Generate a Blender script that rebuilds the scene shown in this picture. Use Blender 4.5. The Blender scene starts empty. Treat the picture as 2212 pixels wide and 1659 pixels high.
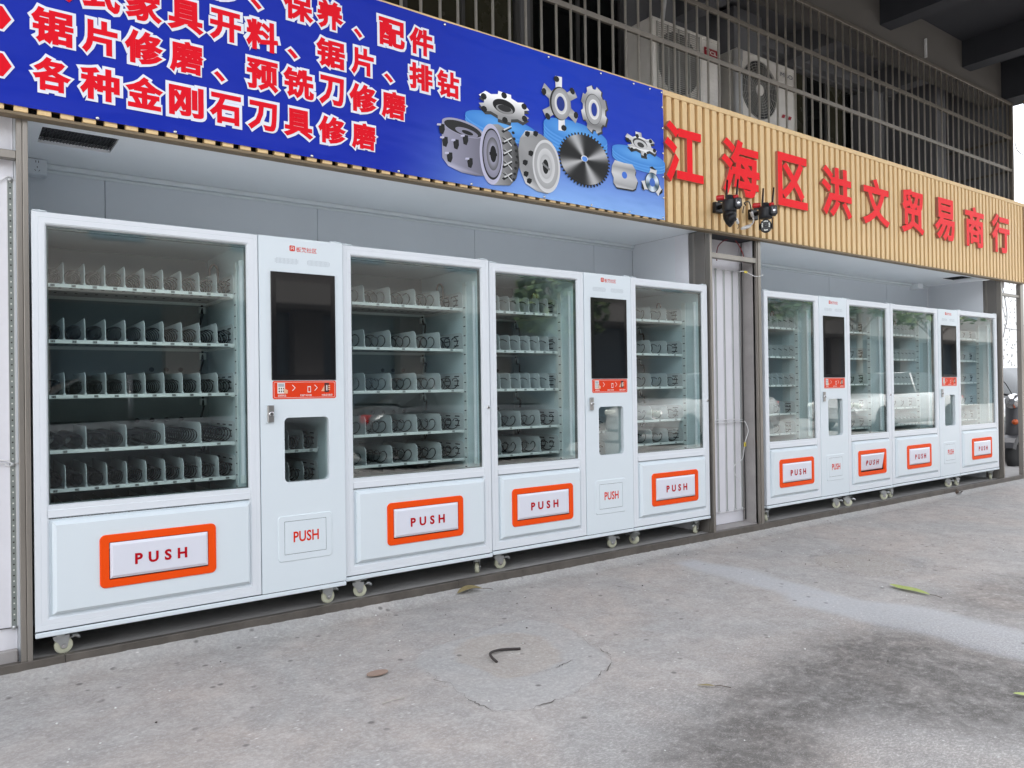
import bpy, math, random
from math import pi, sin, cos, radians
from mathutils import Vector, Matrix, noise
from mathutils.geometry import tessellate_polygon
random.seed(7)
sc = bpy.context.scene
COL = sc.collection
EYE = 1.20

# ------------------------------------------------------------------ camera
def make_camera():
    f, vx, vy, a = 1661.0, 2262.17, 21.795, -0.013834
    X = Vector((vx, vy, -f)).normalized()
    U = Vector((a, 1, (vx*a+vy)/f)).normalized()
    U = (U - X*U.dot(X)).normalized()
    Y = U.cross(X)
    M = Matrix((X, Y, U)).to_4x4()            # camera axes -> world axes
    cam = bpy.data.cameras.new('camera')
    cam.sensor_width = 36.0
    cam.lens = 36.0*f/2212.0
    cam.clip_start = 0.05
    cam.clip_end = 400
    o = bpy.data.objects.new('camera', cam)
    COL.objects.link(o)
    o.matrix_world = Matrix.Translation((0, -3.85, EYE)) @ M
    sc.camera = o
make_camera()

# ------------------------------------------------------------------ world, sun, exposure
SUN_EL, SUN_AZ = radians(52), radians(325)     # azimuth of the bright part of the overcast sky
w = bpy.data.worlds.new('World'); sc.world = w; w.use_nodes = True
nt = w.node_tree; nt.nodes.clear()
sky = nt.nodes.new('ShaderNodeTexSky'); sky.sky_type = 'NISHITA'; sky.sun_disc = False
sky.sun_elevation = SUN_EL; sky.sun_rotation = SUN_AZ
sky.air_density = 1.0; sky.dust_density = 3.0; sky.ozone_density = 1.0
hsv = nt.nodes.new('ShaderNodeHueSaturation'); hsv.inputs['Saturation'].default_value = 0.20
bg = nt.nodes.new('ShaderNodeBackground'); bg.inputs['Strength'].default_value = 0.15
out = nt.nodes.new('ShaderNodeOutputWorld')
nt.links.new(sky.outputs[0], hsv.inputs['Color']); nt.links.new(hsv.outputs[0], bg.inputs[0]); nt.links.new(bg.outputs[0], out.inputs[0])
sl = bpy.data.lights.new('sun', 'SUN'); sl.energy = 1.3; sl.angle = radians(25); sl.color = (1, .965, .92)
so = bpy.data.objects.new('sun', sl); COL.objects.link(so)
# sky texture: rotation 0 = +Y, clockwise seen from above
sd = Vector((sin(SUN_AZ)*cos(SUN_EL), cos(SUN_AZ)*cos(SUN_EL), sin(SUN_EL)))
so.rotation_euler = (-sd).to_track_quat('-Z', 'Y').to_euler()
sc.view_settings.view_transform = 'Standard'; sc.view_settings.look = 'None'
sc.view_settings.exposure = 2.53; sc.view_settings.gamma = 1.0
sc.render.engine = 'CYCLES'
sc.cycles.use_denoising = True
sc.cycles.denoiser = 'OPENIMAGEDENOISE'; sc.cycles.denoising_prefilter = 'ACCURATE'; sc.cycles.denoising_input_passes = 'RGB_ALBEDO_NORMAL'
sc.cycles.max_bounces = 10; sc.cycles.diffuse_bounces = 5; sc.cycles.glossy_bounces = 4
sc.cycles.transparent_max_bounces = 16; sc.cycles.caustics_reflective = False; sc.cycles.caustics_refractive = False
sc.cycles.sample_clamp_indirect = 6.0

# ------------------------------------------------------------------ materials
def s2l(c):
    return tuple((v/12.92 if v <= .04045 else ((v+.055)/1.055)**2.4) for v in c)
MATS = {}
def mat(name, col, rough=.5, metal=0.0, spec=.5, bump=0.0, bscale=40.0, var=0.0, vscale=3.0, coat=0.0, stretch=None, grain=0.0, gscale=150.0):
    if name in MATS: return MATS[name]
    m = bpy.data.materials.new(name); m.use_nodes = True
    N = m.node_tree.nodes; L = m.node_tree.links
    b = N['Principled BSDF']
    b.inputs['Base Color'].default_value = (*col, 1); b.inputs['Roughness'].default_value = rough
    b.inputs['Metallic'].default_value = metal; b.inputs['Specular IOR Level'].default_value = spec
    if coat: b.inputs['Coat Weight'].default_value = coat; b.inputs['Coat Roughness'].default_value = .08
    if bump or var or grain:
        tc = N.new('ShaderNodeTexCoord'); mp = N.new('ShaderNodeMapping')
        L.new(tc.outputs['Object'], mp.inputs[0])
        if stretch: mp.inputs['Scale'].default_value = stretch
    if var or grain:
        n = N.new('ShaderNodeTexNoise'); n.inputs['Scale'].default_value = vscale; n.inputs['Detail'].default_value = 6; n.inputs['Roughness'].default_value = .62
        L.new(mp.outputs[0], n.inputs['Vector'])
        mr = N.new('ShaderNodeMapRange'); mr.inputs[1].default_value = .25; mr.inputs[2].default_value = .75
        mr.inputs[3].default_value = 1-var; mr.inputs[4].default_value = 1+var
        L.new(n.outputs[0], mr.inputs[0])
        last = mr.outputs[0]
        if grain:
            g = N.new('ShaderNodeTexNoise'); g.inputs['Scale'].default_value = gscale; g.inputs['Detail'].default_value = 3
            L.new(mp.outputs[0], g.inputs['Vector'])
            mg = N.new('ShaderNodeMapRange'); mg.inputs[1].default_value = .3; mg.inputs[2].default_value = .7
            mg.inputs[3].default_value = 1-grain; mg.inputs[4].default_value = 1+grain
            L.new(g.outputs[0], mg.inputs[0])
            mm = N.new('ShaderNodeMath'); mm.operation = 'MULTIPLY'
            L.new(last, mm.inputs[0]); L.new(mg.outputs[0], mm.inputs[1]); last = mm.outputs[0]
        mx = N.new('ShaderNodeVectorMath'); mx.operation = 'SCALE'; mx.inputs[0].default_value = col
        L.new(last, mx.inputs['Scale']); L.new(mx.outputs[0], b.inputs['Base Color'])
        mr2 = N.new('ShaderNodeMapRange'); mr2.inputs[3].default_value = max(0.02, rough-.08); mr2.inputs[4].default_value = min(1, rough+.1)
        L.new(n.outputs[0], mr2.inputs[0]); L.new(mr2.outputs[0], b.inputs['Roughness'])
    if bump:
        n2 = N.new('ShaderNodeTexNoise'); n2.inputs['Scale'].default_value = bscale; n2.inputs['Detail'].default_value = 5
        L.new(mp.outputs[0], n2.inputs['Vector'])
        bp = N.new('ShaderNodeBump'); bp.inputs['Strength'].default_value = bump; bp.inputs['Distance'].default_value = .01
        L.new(n2.outputs[0], bp.inputs['Height']); L.new(bp.outputs[0], b.inputs['Normal'])
    MATS[name] = m
    return m

def glass_mat(name, tint=(.93, .97, .96), ior=1.62, gloss=1.0):
    m = bpy.data.materials.new(name); m.use_nodes = True
    N = m.node_tree.nodes; L = m.node_tree.links; N.clear()
    o = N.new('ShaderNodeOutputMaterial'); mix = N.new('ShaderNodeMixShader')
    t = N.new('ShaderNodeBsdfTransparent'); t.inputs[0].default_value = (*tint, 1)
    g = N.new('ShaderNodeBsdfGlossy'); g.inputs['Roughness'].default_value = .004; g.inputs[0].default_value = (gloss, gloss, gloss, 1)
    fr = N.new('ShaderNodeFresnel'); fr.inputs[0].default_value = ior
    # the same reflectance on both faces of the pane (the node inverts the index on back faces)
    ge = N.new('ShaderNodeNewGeometry'); mr = N.new('ShaderNodeMapRange')
    mr.inputs[3].default_value = ior; mr.inputs[4].default_value = 1/ior
    L.new(ge.outputs['Backfacing'], mr.inputs[0]); L.new(mr.outputs[0], fr.inputs[0])
    L.new(fr.outputs[0], mix.inputs[0]); L.new(t.outputs[0], mix.inputs[1]); L.new(g.outputs[0], mix.inputs[2]); L.new(mix.outputs[0], o.inputs[0])
    MATS[name] = m
    return m

WHITE = mat('white_powder_coat', (.70, .765, .80), .32, bump=.04, bscale=260)
FRAMEW = mat('white_aluminium_profile', (.73, .765, .80), .3)
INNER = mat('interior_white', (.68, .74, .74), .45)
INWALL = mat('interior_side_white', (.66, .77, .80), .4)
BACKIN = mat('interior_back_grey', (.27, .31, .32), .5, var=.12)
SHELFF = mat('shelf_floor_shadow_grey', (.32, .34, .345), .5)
SHELFM = mat('shelf_white', (.74, .78, .77), .35)
DIVM = mat('divider_white_plastic', (.58, .63, .645), .45)
BLACKW = mat('black_coil_wire', (.004, .004, .005), .45, spec=.25)
ORANGE = mat('orange_plastic', (.88, .075, .002), .5, spec=.2)
FLAPW = mat('flap_white', (.72, .73, .80), .3)
REDTXT = mat('crimson_print', (.46, .003, .012), .6, spec=.1)
REDTXT2 = mat('red_orange_print', (.68, .03, .008), .6, spec=.1)
SCREENB = mat('screen_bezel_black', (.006, .006, .007), .12, spec=.5)
SCREEND = mat('screen_display_black', (.008, .009, .010), .03, spec=.55)
STICK = mat('sticker_orange', (.74, .05, .012), .5, spec=.15)
PRW = mat('print_white', (.8, .78, .74), .5)
PRG = mat('print_grey', (.4, .42, .45), .5)
PRK = mat('print_black', (.02, .015, .015), .5)
PRSKIN = mat('print_skin', (.8, .45, .28), .5)
PRBROWN = mat('print_maroon', (.12, .008, .008), .5)
CHROME = mat('chrome', (.62, .62, .62), .22, metal=1)
LOCKM = mat('satin_nickel', (.42, .41, .40), .3, metal=.9)
ZINC = mat('zinc_plate', (.50, .52, .52), .32, metal=.85, var=.15, vscale=20)
WHEELM = mat('cream_nylon_wheel', (.66, .66, .50), .4, var=.08, vscale=30)
GASK = mat('grey_gasket', (.10, .12, .12), .5)
BLACKP = mat('black_plastic', (.012, .012, .013), .38)
DKGAP = mat('dark_gap', (.01, .012, .02), .7)
TAGM = mat('tag_grey', (.25, .27, .27), .5)
STEEL = mat('brushed_steel', (.30, .275, .245), .38, metal=.75, var=.14, vscale=6, stretch=(1, 1, .15))
STEELD = mat('steel_liner', (.20, .185, .17), .45, metal=.45, var=.12, vscale=5, stretch=(1, 1, .2))
STEELK = mat('steel_kerb', (.135, .120, .105), .45, metal=.45, var=.30, vscale=7, bump=.15, bscale=60)
GREYP = mat('grey_wall_panel', (.70, .735, .775), .5, var=.03, vscale=2)
GREYS = mat('light_side_panel', (.74, .76, .79), .5, var=.02)
CEILM = mat('ceiling_panel', (.88, .90, .915), .55, var=.03, vscale=2)
TRIMG = mat('trim_grey', (.74, .78, .80), .45)
PLASTER = mat('white_plaster', (.76, .755, .79), .7, var=.05, vscale=5, bump=.12, bscale=60)
CONCW = mat('grey_cement_return', (.34, .32, .31), .8, var=.16, vscale=5, bump=.2, bscale=70)
SLATM = mat('slat_wood', (.74, .525, .265), .55, var=.10, vscale=6, bump=.10, bscale=90, stretch=(4, 4, .4))
SLATB = mat('slat_backing', (.42, .27, .12), .55, var=.10, vscale=6, stretch=(2, 2, .4))
SLATE = mat('slat_bottom_board', (.20, .15, .09), .6, var=.2)
SIGNR = mat('sign_red', (.86, .003, .010), .5, spec=.15)
SIGNE = mat('sign_edge', (.42, .16, .11), .5)
WINGLS = mat('dark_window_glass', (.012, .013, .013), .08)
OLIVE = mat('olive_curtain_glass', (.065, .062, .04), .25, var=.1)
WINFR = mat('window_frame_grey', (.11, .11, .11), .4)
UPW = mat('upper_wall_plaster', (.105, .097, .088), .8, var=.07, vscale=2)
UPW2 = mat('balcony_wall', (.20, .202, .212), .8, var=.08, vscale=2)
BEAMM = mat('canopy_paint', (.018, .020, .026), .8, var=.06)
BARM = mat('stainless_bar', (.66, .61, .53), .30, metal=.6, var=.12, vscale=9)
RAILM = mat('stainless_rail', (.17, .15, .125), .45, metal=.4, var=.2, vscale=8)
ACW = mat('ac_white', (.76, .73, .68), .5, var=.10, vscale=6)
ACD = mat('ac_dark', (.03, .03, .03), .6)
ACGR = mat('ac_grille', (.42, .41, .38), .5)
PVC = mat('pvc_pipe', (.70, .70, .70), .4, var=.1)
CAMB = mat('camera_black', (.010, .010, .011), .42, spec=.3)
CAMR = mat('camera_red', (.50, .01, .014), .3)
CABW = mat('white_cable', (.72, .72, .72), .4)
CABK = mat('black_cable', (.02, .02, .02), .5)
CABR = mat('maroon_cable', (.22, .03, .05), .5)
YEL = mat('yellow_tag', (.75, .60, .08), .5)
GREENST = mat('led_strip_green_grey', (.27, .30, .28), .4, var=.12, vscale=20)
LEDW = mat('led_chip', (.8, .82, .76), .3)
HOARD = mat('white_hoarding', (.78, .78, .78), .5)
HOLE = mat('grey_square_hole', (.17, .18, .17), .7)
CARW = mat('car_white', (.50, .50, .50), .2, coat=.6)
CARS = mat('car_silver_paint', (.10, .11, .12), .2, coat=.6)
CARD = mat('car_dark_paint', (.05, .055, .06), .2, coat=.6)
CARG = mat('car_glass', (.02, .025, .025), .05)
RUB = mat('rubber', (.02, .02, .02), .8)
SCOOT = mat('scooter_grey', (.07, .07, .075), .3)
AMBER = mat('amber_lens', (.55, .10, .02), .25)
REDL = mat('red_lens', (.4, .01, .01), .25)
GOLD = mat('gold_textured_foil', (.42, .28, .11), .5, metal=.15, bump=1.0, bscale=55, var=.35, vscale=40)
LEAFG = mat('yellow_green_leaf', (.34, .40, .13), .5, var=.15, vscale=30)
LEAFB = mat('dry_olive_leaf', (.20, .16, .07), .6, var=.2, vscale=30)
LEAFK = mat('brown_leaf', (.07, .045, .03), .7)
TWIGM = mat('pale_twig', (.45, .42, .38), .7)
GLASS = glass_mat('door_glass')

# ------------------------------------------------------------------ mesh helpers
class MB:
    def __init__(s): s.v = []; s.f = []; s.m = []; s.sm = []
    def quad(s, a, b, c, d, m=0, sm=False):
        i = len(s.v); s.v += [a, b, c, d]; s.f.append((i, i+1, i+2, i+3)); s.m.append(m); s.sm.append(sm)
    def poly(s, pts, m=0):
        i = len(s.v); s.v += list(pts); s.f.append(tuple(range(i, i+len(pts)))); s.m.append(m); s.sm.append(False)
    def box(s, x0, x1, y0, y1, z0, z1, m=0, c=0.0):
        if x0 > x1: x0, x1 = x1, x0
        if y0 > y1: y0, y1 = y1, y0
        if z0 > z1: z0, z1 = z1, z0
        if c <= 0:
            i = len(s.v)
            s.v += [(x0,y0,z0),(x1,y0,z0),(x1,y1,z0),(x0,y1,z0),(x0,y0,z1),(x1,y0,z1),(x1,y1,z1),(x0,y1,z1)]
            for q in ((0,3,2,1),(4,5,6,7),(0,1,5,4),(1,2,6,5),(2,3,7,6),(3,0,4,7)):
                s.f.append(tuple(i+k for k in q)); s.m.append(m); s.sm.append(False)
        else:  # chamfered box
            c = min(c, (x1-x0)*.45, (y1-y0)*.45, (z1-z0)*.45)
            P = {}
            for sx in (0, 1):
                for sy in (0, 1):
                    for sz in (0, 1):
                        X, Y, Z = (x0, x1)[sx], (y0, y1)[sy], (z0, z1)[sz]
                        dx, dy, dz = (c, -c)[sx], (c, -c)[sy], (c, -c)[sz]
                        i = len(s.v)
                        s.v += [(X, Y+dy, Z+dz), (X+dx, Y, Z+dz), (X+dx, Y+dy, Z)]
                        P[sx, sy, sz] = (i, i+1, i+2)
            def F(*k):
                s.f.append(tuple(k)); s.m.append(m); s.sm.append(False)
            for a in (0, 1):
                q = [P[a,0,0][0], P[a,1,0][0], P[a,1,1][0], P[a,0,1][0]]; F(*(q if a else q[::-1]))
                q = [P[0,a,0][1], P[1,a,0][1], P[1,a,1][1], P[0,a,1][1]]; F(*(q[::-1] if a else q))
                q = [P[0,0,a][2], P[1,0,a][2], P[1,1,a][2], P[0,1,a][2]]; F(*(q if a else q[::-1]))
            for b in (0, 1):
                for d in (0, 1):
                    F(P[0,b,d][1], P[1,b,d][1], P[1,b,d][2], P[0,b,d][2])
                    F(P[b,0,d][0], P[b,1,d][0], P[b,1,d][2], P[b,0,d][2])
                    F(P[b,d,0][0], P[b,d,1][0], P[b,d,1][1], P[b,d,0][1])
            for k in P.values(): F(*k)
    def tube(s, pts, r, seg=6, m=0, caps=True):
        pts = [Vector(p) for p in pts]; n = len(pts)
        base = len(s.v); ref = None
        for i, p in enumerate(pts):
            t = (pts[min(i+1, n-1)]-pts[max(i-1, 0)]).normalized()
            if ref is None:
                ref = t.orthogonal().normalized()
            ref = (ref - t*ref.dot(t))
            ref = ref.normalized() if ref.length > 1e-6 else t.orthogonal().normalized()
            b = t.cross(ref)
            rr = r[i] if isinstance(r, (list, tuple)) else r
            for k in range(seg):
                a = 2*pi*k/seg
                s.v.append(tuple(p + (ref*cos(a)+b*sin(a))*rr))
        for i in range(n-1):
            for k in range(seg):
                a = base+i*seg+k; b2 = base+i*seg+(k+1) % seg
                s.f.append((a, b2, b2+seg, a+seg)); s.m.append(m); s.sm.append(True)
        if caps:
            s.f.append(tuple(base+k for k in range(seg))[::-1]); s.m.append(m); s.sm.append(False)
            s.f.append(tuple(base+(n-1)*seg+k for k in range(seg))); s.m.append(m); s.sm.append(False)
    def lathe(s, prof, c, axis='x', seg=24, m=0, sm=True):
        """prof = [(radius, offset along axis)], closed by caps when radius>0"""
        base = len(s.v); n = len(prof)
        for (r, h) in prof:
            for k in range(seg):
                a = 2*pi*k/seg; p, q = r*cos(a), r*sin(a)
                if axis == 'x': s.v.append((c[0]+h, c[1]+p, c[2]+q))
                elif axis == 'y': s.v.append((c[0]+p, c[1]+h, c[2]+q))
                else: s.v.append((c[0]+p, c[1]+q, c[2]+h))
        for i in range(n-1):
            for k in range(seg):
                a = base+i*seg+k; b = base+i*seg+(k+1) % seg
                s.f.append((a, b, b+seg, a+seg)); s.m.append(m); s.sm.append(sm)
        for i in (0, n-1):
            if prof[i][0] > 1e-5:
                s.f.append(tuple(base+i*seg+k for k in range(seg))); s.m.append(m); s.sm.append(False)
    def ring(s, outer, inner, y0f, y0b, m=0):
        """flat ring between two equal-count closed XZ loops, front at y0f, with inner and outer side walls to y0b"""
        n = len(outer)
        for i in range(n):
            j = (i+1) % n
            a, b, c, d = outer[i], outer[j], inner[j], inner[i]
            s.quad((a[0], y0f, a[1]), (b[0], y0f, b[1]), (c[0], y0f, c[1]), (d[0], y0f, d[1]), m)
            s.quad((d[0], y0f, d[1]), (c[0], y0f, c[1]), (c[0], y0b, c[1]), (d[0], y0b, d[1]), m)
            s.quad((a[0], y0b, a[1]), (b[0], y0b, b[1]), (b[0], y0f, b[1]), (a[0], y0f, a[1]), m)
    def prism(s, pts, y0, y1, m=0):
        """XZ polygon extruded from y0 (front) to y1"""
        n = len(pts)
        tris = tessellate_polygon([[Vector((p[0], p[1], 0)) for p in pts]])
        i0 = len(s.v)
        s.v += [(p[0], y0, p[1]) for p in pts] + [(p[0], y1, p[1]) for p in pts]
        for t in tris:
            s.f.append(tuple(i0+k for k in t)); s.m.append(m); s.sm.append(False)
            s.f.append(tuple(i0+n+k for k in t)); s.m.append(m); s.sm.append(False)
        for i in range(n):
            j = (i+1) % n
            s.f.append((i0+i, i0+j, i0+n+j, i0+n+i)); s.m.append(m); s.sm.append(False)
    def profile(s, x0, x1, z0, z1, prof, m=0):
        """mitred rectangular frame: prof = [(inset, y), ...]"""
        for (u0, ya), (u1, yb) in zip(prof, prof[1:]):
            A = [(x0+u0, ya, z0+u0), (x1-u0, ya, z0+u0), (x1-u0, ya, z1-u0), (x0+u0, ya, z1-u0)]
            B = [(x0+u1, yb, z0+u1), (x1-u1, yb, z0+u1), (x1-u1, yb, z1-u1), (x0+u1, yb, z1-u1)]
            for i in range(4):
                j = (i+1) % 4
                s.quad(A[i], A[j], B[j], B[i], m)
    def xform(s, M, start=0):
        for i in range(start, len(s.v)): s.v[i] = tuple(M @ Vector(s.v[i]))
    def mesh(s, name, mats):
        me = bpy.data.meshes.new(name)
        me.from_pydata(s.v, [], s.f)
        if not isinstance(mats, (list, tuple)): mats = [mats]
        for mm in mats: me.materials.append(mm)
        me.polygons.foreach_set('material_index', s.m)
        me.polygons.foreach_set('use_smooth', s.sm)
        me.update()
        return me

def rrect(x0, x1, z0, z1, r, k=4):
    P = []
    for cx, cz, a0 in ((x1-r, z1-r, 0), (x0+r, z1-r, 90), (x0+r, z0+r, 180), (x1-r, z0+r, 270)):
        for i in range(k+1):
            a = radians(a0+90*i/k); P.append((cx+r*cos(a), cz+r*sin(a)))
    return P
def crect(x0, x1, z0, z1, k=4):
    P = []
    for c in ((x1, z1), (x0, z1), (x0, z0), (x1, z0)): P += [c]*(k+1)
    return P
def smooth(pts, n=6):
    P = [Vector(p) for p in pts]; out = []
    for i in range(len(P)-1):
        a, b, c, d = P[max(i-1, 0)], P[i], P[i+1], P[min(i+2, len(P)-1)]
        for k in range(n):
            t = k/n
            out.append(.5*((2*b)+(c-a)*t+(2*a-5*b+4*c-d)*t*t+(3*b-a-3*c+d)*t**3))
    out.append(P[-1]); return out

WO = {}
def tag(o, label=None, cat=None, group=None, kind=None):
    if label: o['label'] = label
    if cat: o['category'] = cat
    if group: o['group'] = group
    if kind: o['kind'] = kind
    return o
def thing(name, loc, label, cat, group=None):
    o = bpy.data.objects.new(name, None); COL.objects.link(o); o.location = loc
    o.empty_display_size = .1
    WO[o] = Vector(loc); return tag(o, label, cat, group)
def add(name, me, parent=None, loc=(0, 0, 0), kind=None, rot=None):
    """me is in world coordinates (loc 0) or local to loc (given in world coordinates)"""
    o = bpy.data.objects.new(name, me); COL.objects.link(o)
    loc = Vector(loc)
    if parent is not None:
        o.parent = parent; o.location = loc - WO[parent]
    else:
        o.location = loc
    if rot: o.rotation_euler = rot
    WO[o] = loc
    if kind: o['kind'] = kind
    return o
def part(name, mb, mats, parent=None, kind=None):
    return add(name, mb.mesh(name, mats), parent, kind=kind)
def solo(name, mb, mats, label, cat, group=None, kind=None):
    """a thing that is one mesh; origin moved to its base"""
    xs = [v[0] for v in mb.v]; ys = [v[1] for v in mb.v]; zs = [v[2] for v in mb.v]
    c = Vector(((min(xs)+max(xs))/2, (min(ys)+max(ys))/2, min(zs)))
    mb.v = [(v[0]-c.x, v[1]-c.y, v[2]-c.z) for v in mb.v]
    o = add(name, mb.mesh(name, mats), None, c)
    return tag(o, label, cat, group, kind)

# text as mesh, fitted into an XZ box and facing -y
def text_mesh(name, body, x0, x1, z0, z1, y, mats, offset=0.0, thick=0.0, spacing=1.0, bevel=0.0, fit=True, depth=.0006):
    cu = bpy.data.curves.new('txt', 'FONT'); cu.body = body; cu.offset = offset; cu.space_character = spacing
    cu.resolution_u = 3
    if bevel: cu.bevel_depth = bevel; cu.bevel_resolution = 1
    if thick: cu.extrude = 1.0
    cu.fill_mode = 'BOTH' if (thick or bevel) else 'FRONT'
    o = bpy.data.objects.new('txt', cu); COL.objects.link(o)
    dg = bpy.context.evaluated_depsgraph_get(); dg.update()
    me = bpy.data.meshes.new_from_object(o.evaluated_get(dg))
    bpy.data.objects.remove(o); bpy.data.curves.remove(cu)
    me.name = name
    xs = [v.co.x for v in me.vertices]; ys = [v.co.y for v in me.vertices]
    a, b, c, d = min(xs), max(xs), min(ys), max(ys)
    sx = (x1-x0)/(b-a); sz = (z1-z0)/(d-c)
    zs = [v.co.z for v in me.vertices]; zmax = max(max(zs), 1e-9)
    for v in me.vertices:
        zz = v.co.z/zmax
        v.co = (x0+(v.co.x-a)*sx, y-(zz*thick if thick else (zz*depth if bevel else 0)), z0+(v.co.y-c)*sz)
    me.materials.clear()
    me.polygons.foreach_set('use_smooth', [False]*len(me.polygons))
    for mm in (mats if isinstance(mats, (list, tuple)) else [mats]): me.materials.append(mm)
    return me

# ------------------------------------------------------------------ ground
def inpoly(x, y, P):
    c = False; n = len(P); j = n-1
    for i in range(n):
        xi, yi = P[i]; xj, yj = P[j]
        if (yi > y) != (yj > y) and x < (xj-xi)*(y-yi)/(yj-yi)+xi: c = not c
        j = i
    return c
def pdist(x, y, P, closed=True):
    best = 9e9; n = len(P)
    for i in range(n if closed else n-1):
        ax, ay = P[i]; bx, by = P[(i+1) % n]
        dx, dy = bx-ax, by-ay; L2 = dx*dx+dy*dy or 1e-9
        t = max(0, min(1, ((x-ax)*dx+(y-ay)*dy)/L2))
        d = math.hypot(x-ax-t*dx, y-ay-t*dy)
        if d < best: best = d
    return best
def smask(x, y, P, soft):
    bx0 = min(p[0] for p in P)-soft; bx1 = max(p[0] for p in P)+soft
    by0 = min(p[1] for p in P)-soft; by1 = max(p[1] for p in P)+soft
    if not (bx0 < x < bx1 and by0 < y < by1): return 0.0
    d = pdist(x, y, P)
    if not inpoly(x, y, P): d = -d
    t = max(0, min(1, .5+.5*d/soft)); return t*t*(3-2*t)
OUTER = [(1.646,-.859),(1.621,-.995),(1.628,-1.203),(1.612,-1.353),(1.615,-1.466),(1.67,-1.533),(1.761,-1.561),(1.872,-1.558),(1.979,-1.536),(2.15,-1.489),(2.324,-1.398),(2.37,-1.296),(2.403,-1.144),(2.469,-.969),(2.475,-.815),(2.418,-.675),(2.271,-.65),(2.056,-.705),(1.872,-.719),(1.748,-.742)]
INNERP = [(1.841,-.816),(1.794,-.95),(1.814,-1.098),(1.833,-1.2),(1.875,-1.263),(1.968,-1.295),(2.05,-1.298),(2.186,-1.261),(2.269,-1.128),(2.298,-.965),(2.248,-.826),(2.102,-.742),(1.981,-.743)]
SQO = [(4.755,-.745),(5.123,-.627),(5.337,-.693),(5.407,-1.014),(5.241,-1.344),(4.895,-1.468),(4.652,-1.428),(4.6,-1.279),(4.563,-1.023)]
SQI = [(4.878,-.78),(5.12,-.809),(5.236,-1.046),(5.121,-1.306),(4.787,-1.379),(4.679,-1.289),(4.646,-.973)]
BAND = [(4.15,-.30),(4.172,-.757),(4.084,-1.213),(4.07,-1.541),(4.186,-1.74),(4.198,-1.947),(4.19,-2.151),(4.17,-2.5),(4.2,-4.9),(3.68,-4.9),(3.70,-2.475),(3.69,-2.344),(3.737,-2.118),(3.74,-1.963),(3.74,-1.743),(3.70,-1.39),(3.84,-1.136),(3.92,-.792),(3.95,-.30)]
DARK = [(3.302,-1.74),(3.70,-1.85),(3.70,-2.281),(3.70,-2.6),(3.3,-2.85),(2.85,-2.75),(2.70,-2.42),(2.455,-2.33),(2.2,-2.5),(1.86,-2.45),(1.80,-2.10),(2.19,-1.98),(2.653,-1.87)]
DARK2 = [(4.35,-1.75),(4.9,-1.75),(5.5,-1.95),(5.6,-2.6),(4.3,-2.6),(4.25,-2.05)]
CRACKS = [[(5.241,-1.344),(5.188,-1.483),(5.208,-1.643),(5.219,-1.79),(5.245,-1.917),(5.22,-2.3)],
          [(1.621,-.995),(1.628,-1.203),(1.612,-1.353),(1.615,-1.466),(1.67,-1.533),(1.761,-1.561),(1.872,-1.558),(1.979,-1.536),(2.15,-1.489),(2.324,-1.398),(2.37,-1.296),(2.403,-1.144),(2.469,-.969)],
          [(2.2,-1.27),(2.1,-1.29),(1.99,-1.30)], [(4.1,-.3),(4.25,-.38),(4.35,-.52),(4.42,-.55)]]

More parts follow.
